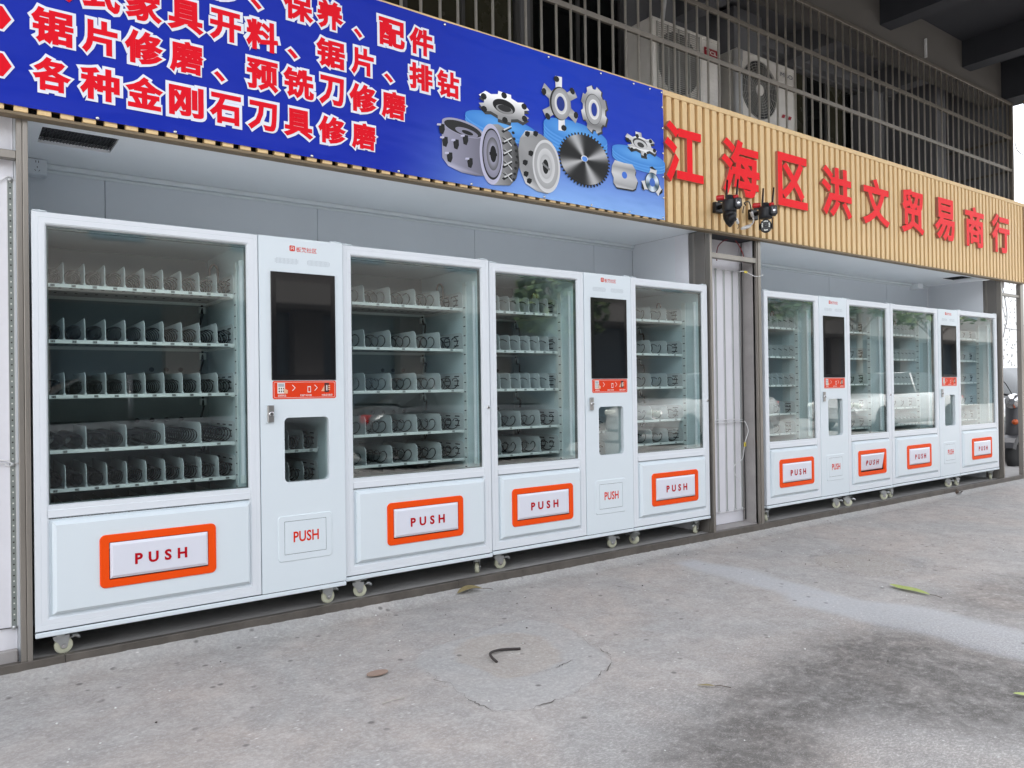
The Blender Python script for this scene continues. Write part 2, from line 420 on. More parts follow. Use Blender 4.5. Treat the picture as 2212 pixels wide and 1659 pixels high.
def ground_material():
    m = bpy.data.materials.new('worn_concrete'); m.use_nodes = True
    N = m.node_tree.nodes; L = m.node_tree.links; b = N['Principled BSDF']
    tc = N.new('ShaderNodeTexCoord'); A = N.new('ShaderNodeVertexColor'); A.layer_name = 'stain'
    A2 = N.new('ShaderNodeVertexColor'); A2.layer_name = 'marks'
    sep = N.new('ShaderNodeSeparateColor'); L.new(A.outputs[0], sep.inputs[0])
    sep2 = N.new('ShaderNodeSeparateColor'); L.new(A2.outputs[0], sep2.inputs[0])
    def noise_(scale, det=6, rough=.6, dist=0, vec=None):
        n = N.new('ShaderNodeTexNoise'); n.inputs['Scale'].default_value = scale; n.inputs['Detail'].default_value = det
        n.inputs['Roughness'].default_value = rough; n.inputs['Distortion'].default_value = dist
        L.new(vec or tc.outputs['Object'], n.inputs['Vector']); return n.outputs[0]
    def rng(src, a, bb, c=0., d=1.):
        r = N.new('ShaderNodeMapRange'); r.inputs[1].default_value = a; r.inputs[2].default_value = bb
        r.inputs[3].default_value = c; r.inputs[4].default_value = d; L.new(src, r.inputs[0]); return r.outputs[0]
    def mixc(fac, c1, c2, mode='MIX'):
        x = N.new('ShaderNodeMix'); x.data_type = 'RGBA'; x.blend_type = mode
        if isinstance(fac, float): x.inputs[0].default_value = fac
        else: L.new(fac, x.inputs[0])
        for s_, c in ((6, c1), (7, c2)):
            if isinstance(c, tuple): x.inputs[s_].default_value = (*c, 1)
            else: L.new(c, x.inputs[s_])
        return x.outputs[2]
    def mth(op, a, c):
        x = N.new('ShaderNodeMath'); x.operation = op
        for i, s_ in enumerate((a, c)):
            if isinstance(s_, (int, float)): x.inputs[i].default_value = s_
            else: L.new(s_, x.inputs[i])
        return x.outputs[0]
    big = noise_(1.3, 5, .6, .4)
    mid = noise_(9, 8, .68, .3)
    fine = noise_(55, 7, .78)
    vf = noise_(150, 4, .8)
    pinkish = (.415, .365, .33); greyish = (.345, .338, .328)
    c = mixc(rng(big, .38, .62), pinkish, greyish)
    c = mixc(rng(mid, .36, .66, 0, .65), c, (.26, .245, .232))
    # light worn scuffs
    mp = N.new('ShaderNodeMapping'); mp.inputs['Rotation'].default_value = (0, 0, .9); mp.inputs['Scale'].default_value = (1, 2.2, 1)
    L.new(tc.outputs['Object'], mp.inputs[0])
    sc1 = noise_(16, 9, .74, .6, mp.outputs[0])
    c = mixc(rng(noise_(4.5, 7, .65, .8), .50, .66, 0, .40), c, (.50, .48, .455)); c = mixc(rng(sc1, .57, .70, 0, .45), c, (.58, .56, .54))
    mot = noise_(26, 8, .78, .4)
    c = mixc(rng(mot, .53, .62, 0, .18), c, (.58, .565, .55)); c = mixc(rng(mot, .47, .38, 0, .24), c, (.25, .235, .225))
    mot2 = noise_(60, 5, .75, .2, mp.outputs[0])
    c = mixc(rng(mot2, .55, .62, 0, .22), c, (.70, .68, .66)); c = mixc(rng(mot2, .44, .37, 0, .18), c, (.22, .21, .20))
    # cement band
    bandm = mth('MULTIPLY', sep.outputs[0], rng(mid, .25, .55, .6, 1.0))
    c = mixc(bandm, c, (.42, .425, .435))
    # damp dark stain with bright speckle
    dk = mth('MULTIPLY', sep.outputs[1], rng(noise_(6, 8, .7, .5), .34, .54, .45, 1.0))
    # patch fill colours
    c = mixc(mth('MULTIPLY', sep2.outputs[1], .5), c, (.395, .40, .395))
    c = mixc(mth('MULTIPLY', sep2.outputs[2], .8), c, (.385, .345, .30))
    # speckles
    sp = rng(vf, .60, .72); c = mixc(mth('MULTIPLY', sp, .35), c, (.72, .70, .67))
    sd_ = rng(vf, .28, .40, 1, 0); c = mixc(mth('MULTIPLY', sd_, .4), c, (.09, .085, .08))
    c = mixc(rng(fine, .50, .64, 0, .3), c, (.66, .64, .62)); c = mixc(rng(fine, .50, .36, 0, .3), c, (.26, .245, .235))
    dots = N.new('ShaderNodeTexVoronoi'); dots.inputs['Scale'].default_value = 10; dots.inputs['Randomness'].default_value = 1
    L.new(tc.outputs['Object'], dots.inputs['Vector'])
    pit = mth('MULTIPLY', rng(dots.outputs['Distance'], .08, .16, 1, 0), rng(noise_(3, 2), .46, .56))
    c = mixc(mth('MULTIPLY', pit, .75), c, (.12, .112, .108))
    dots2 = N.new('ShaderNodeTexVoronoi'); dots2.inputs['Scale'].default_value = 14; L.new(mp.outputs[0], dots2.inputs['Vector'])
    chip = mth('MULTIPLY', rng(dots2.outputs['Distance'], .06, .13, 1, 0), rng(noise_(2.3, 2), .48, .58))
    c = mixc(mth('MULTIPLY', chip, .75), c, (.72, .71, .69))
    # damp dark stain and dirtier zone, broken up by the grain
    grainy = rng(mot, .62, .48, .5, 1.0)
    c = mixc(mth('MULTIPLY', mth('MULTIPLY', dk, grainy), .86), c, (.055, .049, .043))
    c = mixc(mth('MULTIPLY', mth('MULTIPLY', sep.outputs[2], rng(mot2, .58, .46, .1, 1.0)), .45), c, (.15, .145, .14))
    c = mixc(mth('MULTIPLY', mth('MULTIPLY', rng(vf, .58, .64), sep.outputs[2]), .4), c, (.62, .61, .59))
    # cracks
    c = mixc(sep2.outputs[0], c, (.055, .045, .04))
    L.new(c, b.inputs['Base Color'])
    b.inputs['Specular IOR Level'].default_value = .35
    L.new(rng(mid, .3, .7, .62, .9), b.inputs['Roughness'])
    bp = N.new('ShaderNodeBump'); bp.inputs['Strength'].default_value = .28; bp.inputs['Distance'].default_value = .005
    h = mth('ADD', mth('MULTIPLY', vf, .5), mth('ADD', mth('MULTIPLY', fine, .8), mth('MULTIPLY', sc1, .8)))
    h = mth('SUBTRACT', h, mth('MULTIPLY', pit, .7))
    L.new(h, bp.inputs['Height']); L.new(bp.outputs[0], b.inputs['Normal'])
    MATS['ground'] = m
    return m
GM = ground_material()

def build_ground():
    xs = []; x = -1.5
    while x < 14: xs.append(x); x += .015 if 1.2 < x < 5.6 else (.025 if x < 7 else .06)
    ys = []; y = -.028
    while y > -5.2: ys.append(y); y -= .015 if y > -2.9 else .08
    nx, ny = len(xs), len(ys)
    V = []; C1 = []; C2 = []
    for yy in ys:
        for xx in xs:
            wob = Vector((noise.noise((xx*3, yy*3, 1)), noise.noise((xx*3, yy*3, 7)), 0))*.05 + Vector((noise.noise((xx*22, yy*22, 3)), noise.noise((xx*22, yy*22, 9)), 0))*.012
            px, py = xx+wob.x, yy+wob.y
            z = noise.noise((xx*.9, yy*.9, 0))*.004 + noise.noise((xx*7, yy*7, 2))*.0012
            # cement fillet against the kerb
            wdt = .10 + .05*noise.noise((xx*1.3, 0, 4)) + max(0, .10*(1.2-xx)/1.2)
            t = max(0, 1-(-yy-.028)/max(wdt, .03))
            z += (.032+.012*min(1, max(0, (3-xx)/2)))*t*t + (.004*noise.noise((xx*30, yy*30, 5)) if t > 0 else 0)
            band = smask(px, py, BAND, .05)
            dark = max(smask(px, py, DARK, .16), .55*smask(px, py, DARK2, .2))
            dirt = smask(px, py, [(1.5,-1.95),(2.2,-1.75),(3.0,-1.6),(3.9,-1.7),(4.3,-2.6),(3.9,-4.5),(1.2,-4.5)], .35)*1.0
            dirt = max(dirt, (t > 0)*.35*max(0, .5+noise.noise((xx*5, yy*9, 6))), smask(px, py, SQO, .03)*.5)
            inn = smask(px, py, INNERP, .012)
            if inpoly(xx, yy, OUTER): outm = 1.0-inn; z += .004
            else: outm = 0.0
            outm = max(0.0, smask(xx+wob.x*.15, yy+wob.y*.15, OUTER, .012)-inn)
            if inn > .5: z -= .002
            sqi = smask(px, py, SQI, .03)
            if smask(px, py, SQO, .04) > .5 and sqi < .3: z -= .006+.004*noise.noise((xx*25, yy*25, 1))
            fil = min(1, t*1.6)
            ck = 0.0
            V.append((xx, yy, z)); C1.append((band, dark, dirt, 1)); C2.append((ck, max(outm*.9, fil*.8), max(inn*.6, sqi*.5), 1))
    F = [(j*nx+i, (j+1)*nx+i, (j+1)*nx+i+1, j*nx+i+1) for j in range(ny-1) for i in range(nx-1)]
    me = bpy.data.meshes.new('pavement'); me.from_pydata(V, [], F)
    for nm, CC in (('stain', C1), ('marks', C2)):
        at = me.color_attributes.new(nm, 'FLOAT_COLOR', 'POINT')
        at.data.foreach_set('color', [v for c in CC for v in c])
    me.materials.append(GM)
    me.polygons.foreach_set('use_smooth', [True]*len(F))
    tag(add('pavement', me), 'worn pinkish grey concrete pavement with patched squares and dark stain', None, kind='structure')
    for P in CRACKS:
        g = MB(); pts = smooth([(a, b, 0) for a, b in P], 14); prev = None
        for i, p in enumerate(pts):
            q = p+Vector((noise.noise((p.x*14, p.y*14, 3)), noise.noise((p.x*14, p.y*14, 8)), 0))*.035+Vector((noise.noise((p.x*70, p.y*70, 3)), noise.noise((p.x*70, p.y*70, 8)), 0))*.010
            d = (pts[min(i+1, len(pts)-1)]-pts[max(i-1, 0)]).normalized(); n_ = Vector((-d.y, d.x, 0))
            w_ = .0004+.0036*max(0, .15+noise.noise((q.x*9, q.y*9, 1)))
            zz = noise.noise((q.x*.9, q.y*.9, 0))*.004+.0062
            a = (q.x+n_.x*w_, q.y+n_.y*w_, zz); b = (q.x-n_.x*w_, q.y-n_.y*w_, zz)
            if prev: g.quad(prev[0], prev[1], b, a)
            prev = (a, b)
        part('pavement_crack', g, mat('crack_dark', (.10, .085, .075), .9), kind='structure')  # thin dark ribbon laid along each crack line
    g = MB()
    z = -.012
    g.quad((-150, -150, z), (150, -150, z), (150, 150, z), (-150, 150, z))
    part('ground', g, mat('street_asphalt', (.30, .29, .28), .85, var=.12, vscale=1.5, bump=.2, bscale=40), kind='structure')
build_ground()

# platform (raised alcove floor) and steel kerb edging
g = MB(); g.box(-1.6, 11.5, .008, 1.2, -.05, .07)
part('platform', g, mat('cement_floor', (.32, .31, .30), .85, var=.14, vscale=4, bump=.25, bscale=60), kind='structure')
g = MB()
zk = .079
x = -1.6
while x < 11.5:
    L_ = 2.0; x1 = min(x+L_, 11.5)
    g.box(x+.0008, x1-.0008, -.028, .007, -.04, zk, 0, .002); x = x1
part('steel_kerb', g, STEELK, kind='structure')

# ------------------------------------------------------------------ coils, dividers, casters
def coil_mesh(name, r, length, turns, wr=.0029, hand=1, hook=False):
    g = MB(); seg = 15; n = int(turns*seg)
    pts = []
    for i in range(n+1):
        a = 2*pi*i/seg*hand + (.6 if hand > 0 else pi-.6)
        pts.append((r*cos(a), length*i/n, r*sin(a)+r+.004))
    g.tube(pts, wr, 5)
    return g.mesh(name, BLACKW)
COIL_A = coil_mesh('coil_tight', .0325, .44, 9)
COIL_B = coil_mesh('coil_open', .0335, .46, 4.2)
COIL_AL = coil_mesh('coil_tight_pair', .0345, .44, 8.5)
COIL_AR = coil_mesh('coil_tight_pair_mirrored', .0345, .44, 8.5, hand=-1)
COIL_BL = coil_mesh('coil_open_pair', .034, .46, 5.2)
COIL_BR = coil_mesh('coil_open_pair_mirrored', .034, .46, 5.2, hand=-1)
def divider_mesh(name, slots=False):
    g = MB(); t = .0013; H = .105
    prof = [(.45, 0), (-.004, 0), (.000, .012), (.002, .07)]
    for k in range(6):
        a = radians(180-18*k); prof.append((.036+.034*cos(a), H-.034+.034*sin(a)))
    prof += [(.45, H-.004)]
    P = [(p[0], p[1]) for p in prof]
    i0 = 0
    n = len(P)
    tr = tessellate_polygon([[Vector((p[0], p[1], 0)) for p in P]])
    g.v += [(-t, p[0], p[1]) for p in P]+[(t, p[0], p[1]) for p in P]
    for q in tr:
        g.f.append(tuple(q)); g.m.append(0); g.sm.append(False)
        g.f.append(tuple(n+k for k in q)); g.m.append(0); g.sm.append(False)
    for i in range(n):
        j = (i+1) % n; g.f.append((i, j, n+j, n+i)); g.m.append(0); g.sm.append(False)
    # little flared foot
    g.v += [(-.007, -.0035, 0), (.007, -.0035, 0), (t, -.0035, .014), (-t, -.0035, .014)]
    b = len(g.v)-4; g.f.append((b, b+1, b+2, b+3)); g.m.append(0); g.sm.append(False)
    if slots:
        for yy in (.05, .16, .27):
            for zz in (.025, .055, .083):
                g.box(-t-.001, -t-.0002, yy, yy+.055, zz-.0035, zz+.0035, 1)
    return g.mesh(name, [DIVM, DKGAP])
DIV = divider_mesh('divider'); SIDEP = divider_mesh('side_plate', True)

def tag_mesh():
    g = MB(); g.box(-.009, .009, -.0009, 0, -.0055, .0055); return g.mesh('number_tag', TAGM)
TAGMESH = tag_mesh()

def caster_meshes():
    w = MB(); R_ = .0365; W = .0125
    w.lathe([(.012, -W), (R_-.006, -W), (R_-.001, -W+.004), (R_, -W+.008), (R_, W-.008), (R_-.001, W-.004), (R_-.006, W), (.012, W)], (0, 0, R_), 'x', 28)
    w.lathe([(.016, -W-.001), (.016, W+.001)], (0, 0, R_), 'x', 16, 1)
    wheel = w.mesh('wheel', [WHEELM, mat('wheel_hub', (.46, .46, .36), .4)])
    f = MB(); t = .0025; X_ = .0175
    f.box(-.034, .034, -.036, .036, .096, .100, 0, .001)                       # mounting plate
    f.lathe([(.022, .082), (.026, .088), (.026, .095)], (0, -.012, 0), 'z', 20)
    f.box(-.0185, .0185, -.040, .022, .077, .083, 0, .001)
    for s_ in (-1, 1):
        pts = [(-.040, .080), (.022, .080), (.020, .060), (.013, .034), (.006, .026), (-.006, .026), (-.012, .034), (-.022, .052), (-.038, .066)]
        q = MB(); q.prism(pts, -t/2, t/2)
        # prism lies in XZ; turn to YZ plane
        q.v = [(v[1]+s_*X_, v[0], v[2]) for v in q.v]
        b = len(f.v); f.v += q.v; f.f += [tuple(b+k for k in ff) for ff in q.f]; f.m += q.m; f.sm += q.sm
    f.lathe([(.0065, -.024), (.0065, .024)], (0, 0, R_), 'x', 6, 1, False)
    f.lathe([(.010, -.0205), (.010, -.019)], (0, 0, R_), 'x', 12, 1)
    f.lathe([(.010, .019), (.010, .0205)], (0, 0, R_), 'x', 12, 1)
    # brake pedal
    pd = [(-.020, .022, .070), (.020, .022, .070), (.020, .045, .078), (-.020, .045, .078)]
    f.box(-.017, .017, .018, .040, .066, .070, 0, .001)
    f.tube([(0, .03, .069), (0, .048, .072), (0, .058, .064), (0, .064, .056)], [.008, .010, .009, .004], 8)
    return wheel, f.mesh('fork', [ZINC, CHROME])
WHEEL, FORK = caster_meshes()
def caster(parent, x, y, rot, zf=.07):
    rot = math.atan2(3.85, x)-pi+rot       # rot 0 = wheel disc turned to the viewer, pedal to the right
    e = add('caster', FORK, parent, (x, y, zf), rot=(0, 0, rot))
    w_ = bpy.data.objects.new('wheel', WHEEL); COL.objects.link(w_); w_.parent = e; WO[w_] = Vector((x, y, zf))

# ------------------------------------------------------------------ vending machines
def split_islands(me):
    n = len(me.vertices); par = list(range(n))
    def find(a):
        while par[a] != a: par[a] = par[par[a]]; a = par[a]
        return a
    for e in me.edges:
        a, b = find(e.vertices[0]), find(e.vertices[1])
        if a != b: par[a] = b
    groups = {}
    for p in me.polygons: groups.setdefault(find(p.vertices[0]), []).append(tuple(p.vertices))
    out = []
    for fs in groups.values():
        ids = sorted({k for f in fs for k in f}); mp = {k: i for i, k in enumerate(ids)}
        m2 = bpy.data.meshes.new('letter'); m2.from_pydata([tuple(me.vertices[k].co) for k in ids], [], [tuple(mp[k] for k in f) for f in fs])
        for mm in me.materials: m2.materials.append(mm)
        out.append(m2)
    bpy.data.meshes.remove(me)
    return sorted(out, key=lambda m: min(v.co.x for v in m.vertices))
def push_text(parent, x0, x1, z0, z1, y, m=REDTXT, off=.028, sp=1.28):
    me = text_mesh('push_lettering', 'PUSH', x0, x1, z0, z1, y, m, offset=off, spacing=sp)
    res = []
    for m2 in split_islands(me):
        o = bpy.data.objects.new('letter', m2); COL.objects.link(o); o.parent = parent
        o.location = -WO[parent]; WO[o] = Vector((0, 0, 0)); res.append(o)
    return res

def shelf(parent, xl, xr, yf, z, wide, open_coil, n, num0=None, back=.45, pair=True):
    g = MB()
    g.box(xl, xr, yf, yf+.004, z-.015, z+.002, 0, .001)
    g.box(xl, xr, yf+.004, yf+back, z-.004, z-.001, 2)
    g.box(xl, xr, yf+back, yf+back+.003, z-.02, z+.03, 0)
    for sx in (xl+.01, xr-.01):
        g.box(sx-.008, sx+.008, yf+.004, yf+back, z-.020, z-.0042, 0)
    nd = int((xr-xl)/.045)
    for i in range(nd):      # vent slots on the underside
        xx = xl+.03+i*.045
        for yy in (.10, .30):
            g.box(xx, xx+.012, yf+yy, yf+yy+.03, z-.0046, z-.0042, 1)
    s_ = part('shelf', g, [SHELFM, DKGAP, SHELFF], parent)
    pitch = (xr-xl)/n
    for i in range(n):
        cx = xl+pitch*(i+.5)
        if i:
            add('divider', DIV, s_, (xl+pitch*i, yf+.001, z))
        if wide:
            if open_coil: a, b, dx = COIL_BL, COIL_BR, .036
            else: a, b, dx = COIL_AL, COIL_AR, .037
            jitter = random.uniform(-.002, .002)
            add('coil', a, s_, (cx-dx+jitter, yf+.014, z)); add('coil', b, s_, (cx+dx+jitter, yf+.016, z))
        else:
            add('coil', COIL_B if open_coil else COIL_A, s_, (cx-.001, yf+.012+random.uniform(0, .004), z))
        add('number_tag', TAGMESH, s_, (cx+random.uniform(-.003, .003), yf-.0002, z-.0065))
    add('side_plate', SIDEP, s_, (xr-.001, yf+.001, z)); add('divider', DIV, s_, (xl+.001, yf+.001, z))
    if num0 is not None:
        tm = []
        for i in range(n):
            cx = xl+pitch*(i+.5)
            num = num0+i*(2 if wide else 1)
            me = text_mesh('slot_numbers', '%02d' % num, cx-.006, cx+.006, z-.0105, z-.0025, yf-.0016, PRK, offset=.02)
            tm.append(me)
        g2 = MB()
        for me in tm:
            b = len(g2.v); g2.v += [tuple(v.co) for v in me.vertices]
            for p in me.polygons: g2.f.append(tuple(b+k for k in p.vertices)); g2.m.append(0); g2.sm.append(False)
            bpy.data.meshes.remove(me)
        part('slot_numbers', g2, PRK, s_)
    return s_

ROWZ = [1.703, 1.448, 1.197, .947, .771, .590]
def machine(x0, xs, x1, y, zt, zb, rows, open_coil, label, group, nums=False, casters=(), side_lock=False, push=None, flaptilt=0, logo=True):
    """x0..xs glass door, xs..x1 control panel (xs None: door only)"""
    combo = xs is not None
    xd = xs if combo else x1
    T = thing('vending_machine', ((x0+x1)/2, y, .07), label, 'vending machine', group)
    yb = y+.76; D_ = y+.045
    gap_ = .0015; x0 += gap_; x1 -= gap_
    zg0, zg1 = .728, zt-.064; xg0, xg1 = x0+.062, xd-.056
    # cabinet shell
    g = MB(); t = .028
    g.box(x0+.004, x0+t, D_, yb, zb+.02, zt-.004); g.box(x1-t, x1-.004, D_, yb, zb+.02, zt-.004)
    g.box(x0+t, x1-t, D_, yb, zt-.004-t, zt-.004); g.box(x0+t, x1-t, D_, yb, zb+.021, zb+.05)
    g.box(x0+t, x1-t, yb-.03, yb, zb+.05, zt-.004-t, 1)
    g.box(x0+t, x1-t, D_+.01, yb-.03, .50, .515, 0)
    # inner lining beside the door opening
    g.box(xg1+.004, xg1+.026, D_+.002, yb-.03, .515, zt-.033, 2)
    g.box(x0+t, xg0+.002, D_+.16, D_+.17, .515, zt-.033, 2)
    if combo: g.box(x1-.060, x1-t, D_+.002, yb-.03, .515, zt-.033, 2)
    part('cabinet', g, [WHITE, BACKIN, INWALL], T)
    # base lip
    g = MB(); g.box(x0, x1, y-.004, y+.05, zb, zb+.021, 0, .003); g.box(x0+.01, x1-.01, y+.008, y+.044, zb+.021, zb+.03, 1)
    part('base_rail', g, [WHITE, DKGAP], T)
    # hinges on top
    for hx in ((x0+.03, x1-.035)):
        g = MB(); g.box(hx-.028, hx+.028, y-.001, y+.05, zt+.0005, zt+.006, 0, .002); g.lathe([(.009, 0), (.009, .004)], (hx, y+.018, zt+.006), 'z', 10)
        part('hinge', g, WHITE, T)
    # door frame
    zb2 = zb+.026
    g = MB()
    prof = [(0, y+.044), (0, y+.004), (.003, y), (.0225, y), (.0235, y+.0012), (.0245, y), (.046, y), (.0475, y+.003), (.050, y+.003), (.0535, y+.009), (.056, y+.016)]
    g.profile(x0, xd-gap_, zb2, zt, prof)
    # midrail
    zr0, zr1 = .668, .728
    pr = [(zr1, y+.016), (zr1-.004, y+.003), (zr1-.022, y+.003), (zr1-.023, y+.001), (zr0+.006, y+.001), (zr0+.004, y+.012), (zr0, y+.016)]
    for (za, ya), (zc, yc) in zip(pr, pr[1:]):
        g.quad((x0+.050, ya, za), (xd-gap_-.050, ya, za), (xd-gap_-.050, yc, zc), (x0+.050, yc, zc))
    fr = part('door_frame', g, FRAMEW, T)
    # gasket behind the glass
    g = MB()
    g.profile(xg0-.008, xg1+.004, zg0-.004, zg1+.004, [(0, y+.018), (.0, y+.019), (.007, y+.019), (.0075, y+.040)])
    part('gasket', g, GASK, T)
    g = MB(); g.box(xg0-.006, xg1+.006, y+.0145, y+.0175, zg0-.006, zg1+.006)
    part('glass_pane', g, GLASS, T)
    # lower door panel (raised)
    px0, px1, pz0, pz1 = x0+.068, xd-.056, zb2+.066, .662
    g = MB()
    ins = .014
    g.profile(px0-.014, px1+.010, pz0-.012, pz1+.004, [(0, y+.012), (.010, y+.012), (.011, y+.0), (.011+ins, y-.016)])
    a = .011+ins
    cx = (px0+px1)/2 if push is None else push
    hole = (cx-.248+.030, cx+.248-.030, .342+.028, .577-.028)
    g.ring(crect(px0-.014+a, px1+.010-a, pz0-.012+a, pz1+.004-a, 0), crect(*hole, 0), y-.016, y-.006)
    for (ca, cb) in (((hole[0], hole[2]), (hole[1], hole[2])), ((hole[1], hole[2]), (hole[1], hole[3])), ((hole[1], hole[3]), (hole[0], hole[3])), ((hole[0], hole[3]), (hole[0], hole[2]))):
        g.quad((ca[0], y-.010, ca[1]), (cb[0], y-.010, cb[1]), (cb[0], y+.12, cb[1]), (ca[0], y+.12, ca[1]), 1)
    g.quad((hole[0], y+.12, hole[2]), (hole[1], y+.12, hole[2]), (hole[1], y+.12, hole[3]), (hole[0], y+.12, hole[3]), 1)
    part('lower_panel', g, [WHITE, DKGAP], T)
    # push flap
    fx0, fx1, fz0, fz1 = cx-.248, cx+.248, .342, .577
    fw = .496
    yf = y-.016
    g = MB()
    o_ = rrect(fx0, fx1, fz0, fz1, .024, 5); o2 = rrect(fx0+.003, fx1-.003, fz0+.003, fz1-.003, .022, 5)
    i_ = rrect(fx0+.037, fx1-.037, fz0+.035, fz1-.034, .004, 5)
    yin = yf+.01
    n = len(o_)
    for k in range(n):
        j = (k+1) % n
        g.quad((o_[k][0], yf, o_[k][1]), (o_[j][0], yf, o_[j][1]), (o2[j][0], yf-.006, o2[j][1]), (o2[k][0], yf-.006, o2[k][1]))
    g.ring(o2, i_, yf-.006, yin)
    part('flap_frame', g, [ORANGE, PRBROWN], T)
    g = MB(); a0, a1, c0, c1 = fx0+.0405, fx1-.0395, fz0+.041, fz1-.037
    g.profile(a0, a1, c0, c1, [(0, yf+.001), (.0, yf-.004), (.012, yf-.011)])
    g.quad((a0+.012, yf-.011, c0+.012), (a1-.012, yf-.011, c0+.012), (a1-.012, yf-.011, c1-.012), (a0+.012, yf-.011, c1-.012))
    M = Matrix.Translation((0, yf, c1)) @ Matrix.Rotation(flaptilt, 4, 'X') @ Matrix.Translation((0, -yf, -c1)); g.xform(M)
    fl = part('push_flap', g, FLAPW, T)
    po = push_text(fl, cx-.108, cx+.114, .433, .483, yf-.0122, off=.036, sp=1.75)
    if flaptilt:
        for q_ in po: q_.data.transform(M)
    # interior
    yf2 = y+.20
    xl, xr = xg0-.008, xg1-.006
    w_ = xr-xl; n10 = round(w_/.081); n5 = max(2, round(w_/.161))
    n0 = 1
    for i, r in enumerate(rows):
        wide = r == 'w'
        shelf(T, xl, xr, yf2, ROWZ[i], wide, open_coil if not (nums and wide) else False, n5 if wide else n10, (i*10+1) if (nums and i < 5) else None)
    # uprights, light tube, cable loom at the right inner wall
    g = MB(); ux = xg1-.002
    g.box(ux-.003, ux+.004, yf2-.03, yf2+.006, .56, zt-.12)
    for k in range(20):
        zz = .60+k*.058
        g.box(ux-.0038, ux-.0031, yf2-.024, yf2-.004, zz, zz+.006, 1)
    part('shelf_upright', g, [INNER, DKGAP], T)
    g = MB(); tx = xg1-.006; ty = y+.075
    g.lathe([(.010, .775), (.010, zt-.14)], (tx, ty, 0), 'z', 12); g.lathe([(.013, .745), (.013, .785)], (tx, ty, 0), 'z', 10, 1); g.lathe([(.013, zt-.15), (.013, zt-.125)], (tx, ty, 0), 'z', 10, 1)
    part('light_tube', g, [mat('frosted_tube', (.80, .84, .88), .25), INNER], T)
    for i in range(4):
        g = MB(); za, zc = ROWZ[i]-.02, ROWZ[i+1]+.12
        pts = smooth([(xr-.05, yf2+.42, za), (xr-.055, yf2+.40, za-.05), (xr-.062, yf2+.36, (za+zc)/2), (xr-.085, yf2+.33, zc)], 5)
        g.tube(pts, .006, 6); g.box(xr-.066, xr-.034, yf2+.41, yf2+.43, za-.045, za-.01, 1)
        part('cable_loom', g, [BLACKW, INNER], T)
    # round holes in the back panel
    g = MB()
    for (zz, nn, rowsn) in ((1.33, 3, 1), (1.055, 4, 2)):
        for rr in range(rowsn):
            for k in range(nn):
                g.lathe([(.013, 0), (.013, .001)], (xr-.14-k*.075, yb-.0325, zz-rr*.065), 'y', 12)
    part('back_holes', g, DKGAP, T)
    g = MB(); g.tube(smooth([(xg1-.07, yf2+.2, zt-.20), (xg1-.07, yf2+.2, zt-.13), (xg1-.05, yf2+.2, zt-.105), (xg1-.03, yf2+.2, zt-.13), (xg1-.03, yf2+.2, zt-.20)], 5), .006, 7)
    part('drain_hose', g, mat('hose_brown', (.17, .12, .10), .4), T)
    if side_lock:
        lx = x1-.022
        g = MB(); g.box(lx-.016, lx+.016, y-.0025, y+.001, 1.045, 1.125, 0, .001)
        g.lathe([(.009, 0), (.009, -.006), (.006, -.007)], (lx+.004, y-.0025, 1.088), 'y', 14, 1); g.box(lx+.002, lx+.006, y-.0112, y-.0095, 1.084, 1.092, 2)
        part('door_lock', g, [FRAMEW, CHROME, PRK], T)
    if combo:
        xa = xs+.001
        W_ = x1-xa
        def X(u): return xa + (u-1.253)*(W_/.447)         # u measured on the first machine
        # panel with window hole
        hx0, hx1, hz0, hz1 = X(1.374), X(1.613), .738, 1.067
        g = MB(); yp = y-.002; k = 5
        g.ring(crect(xa, x1, zb2, zt, k), rrect(hx0, hx1, hz0, hz1, .024, k), yp, y+.03)
        part('control_panel', g, WHITE, T)
        g = MB(); g.prism(rrect(hx0-.012, hx1+.012, hz0-.012, hz1+.012, .024, 4), y+.022, y+.025)
        part('inspection_window', g, GLASS, T)
        # column shelves behind the small window
        for zz in (.886, .713):
            sx0 = xg1+.03; sx1 = x1-.066
            s2 = shelf(T, sx0, sx1, yf2+.002, zz, False, open_coil, max(3, round((sx1-sx0)/.083)), None)
        # screen
        sx0, sx1, sz0, sz1 = X(1.311), X(1.654), 1.258, 1.806
        g = MB(); g.box(sx0, sx1, yp-.006, yp+.0, sz0, sz1, 0, .0015)
        g.box(sx0+.026, sx1-.026, yp-.0066, yp-.006, sz0+.027, sz1-.026, 1)
        part('touch_screen', g, [SCREENB, SCREEND], T)
        # instruction sticker
        zz0, zz1 = 1.162, 1.254
        st = MB(); st.prism(rrect(X(1.316), X(1.654), zz0, zz1, .010, 4), yp-.0012, yp-.0002)
        s_ = part('instruction_sticker', st, STICK, T)
        pr_ = MB(); y1_, y2_, y3_ = yp-.0016, yp-.0020, yp-.0024
        def fb(xx0, xx1, za, zc, m, yy=y1_):
            pr_.quad((X(xx0), yy, za), (X(xx1), yy, za), (X(xx1), yy, zc), (X(xx0), yy, zc), m)
        o1 = rrect(X(1.322), X(1.648), zz0+.006, zz1-.006, .008, 4); i1 = rrect(X(1.3235), X(1.6465), zz0+.0075, zz1-.0075, .007, 4)
        for k in range(len(o1)):
            j = (k+1) % len(o1)
            pr_.quad((o1[k][0], y1_, o1[k][1]), (o1[j][0], y1_, o1[j][1]), (i1[j][0], y1_, i1[j][1]), (i1[k][0], y1_, i1[k][1]), 0)
        fb(1.340, 1.379, 1.190, 1.244, 0); fb(1.344, 1.375, 1.224, 1.240, 1, y2_)
        for a_ in range(3):
            for b_ in range(2): fb(1.346+a_*.0115, 1.352+a_*.0115, 1.197+b_*.014, 1.205+b_*.014, 2, y2_)
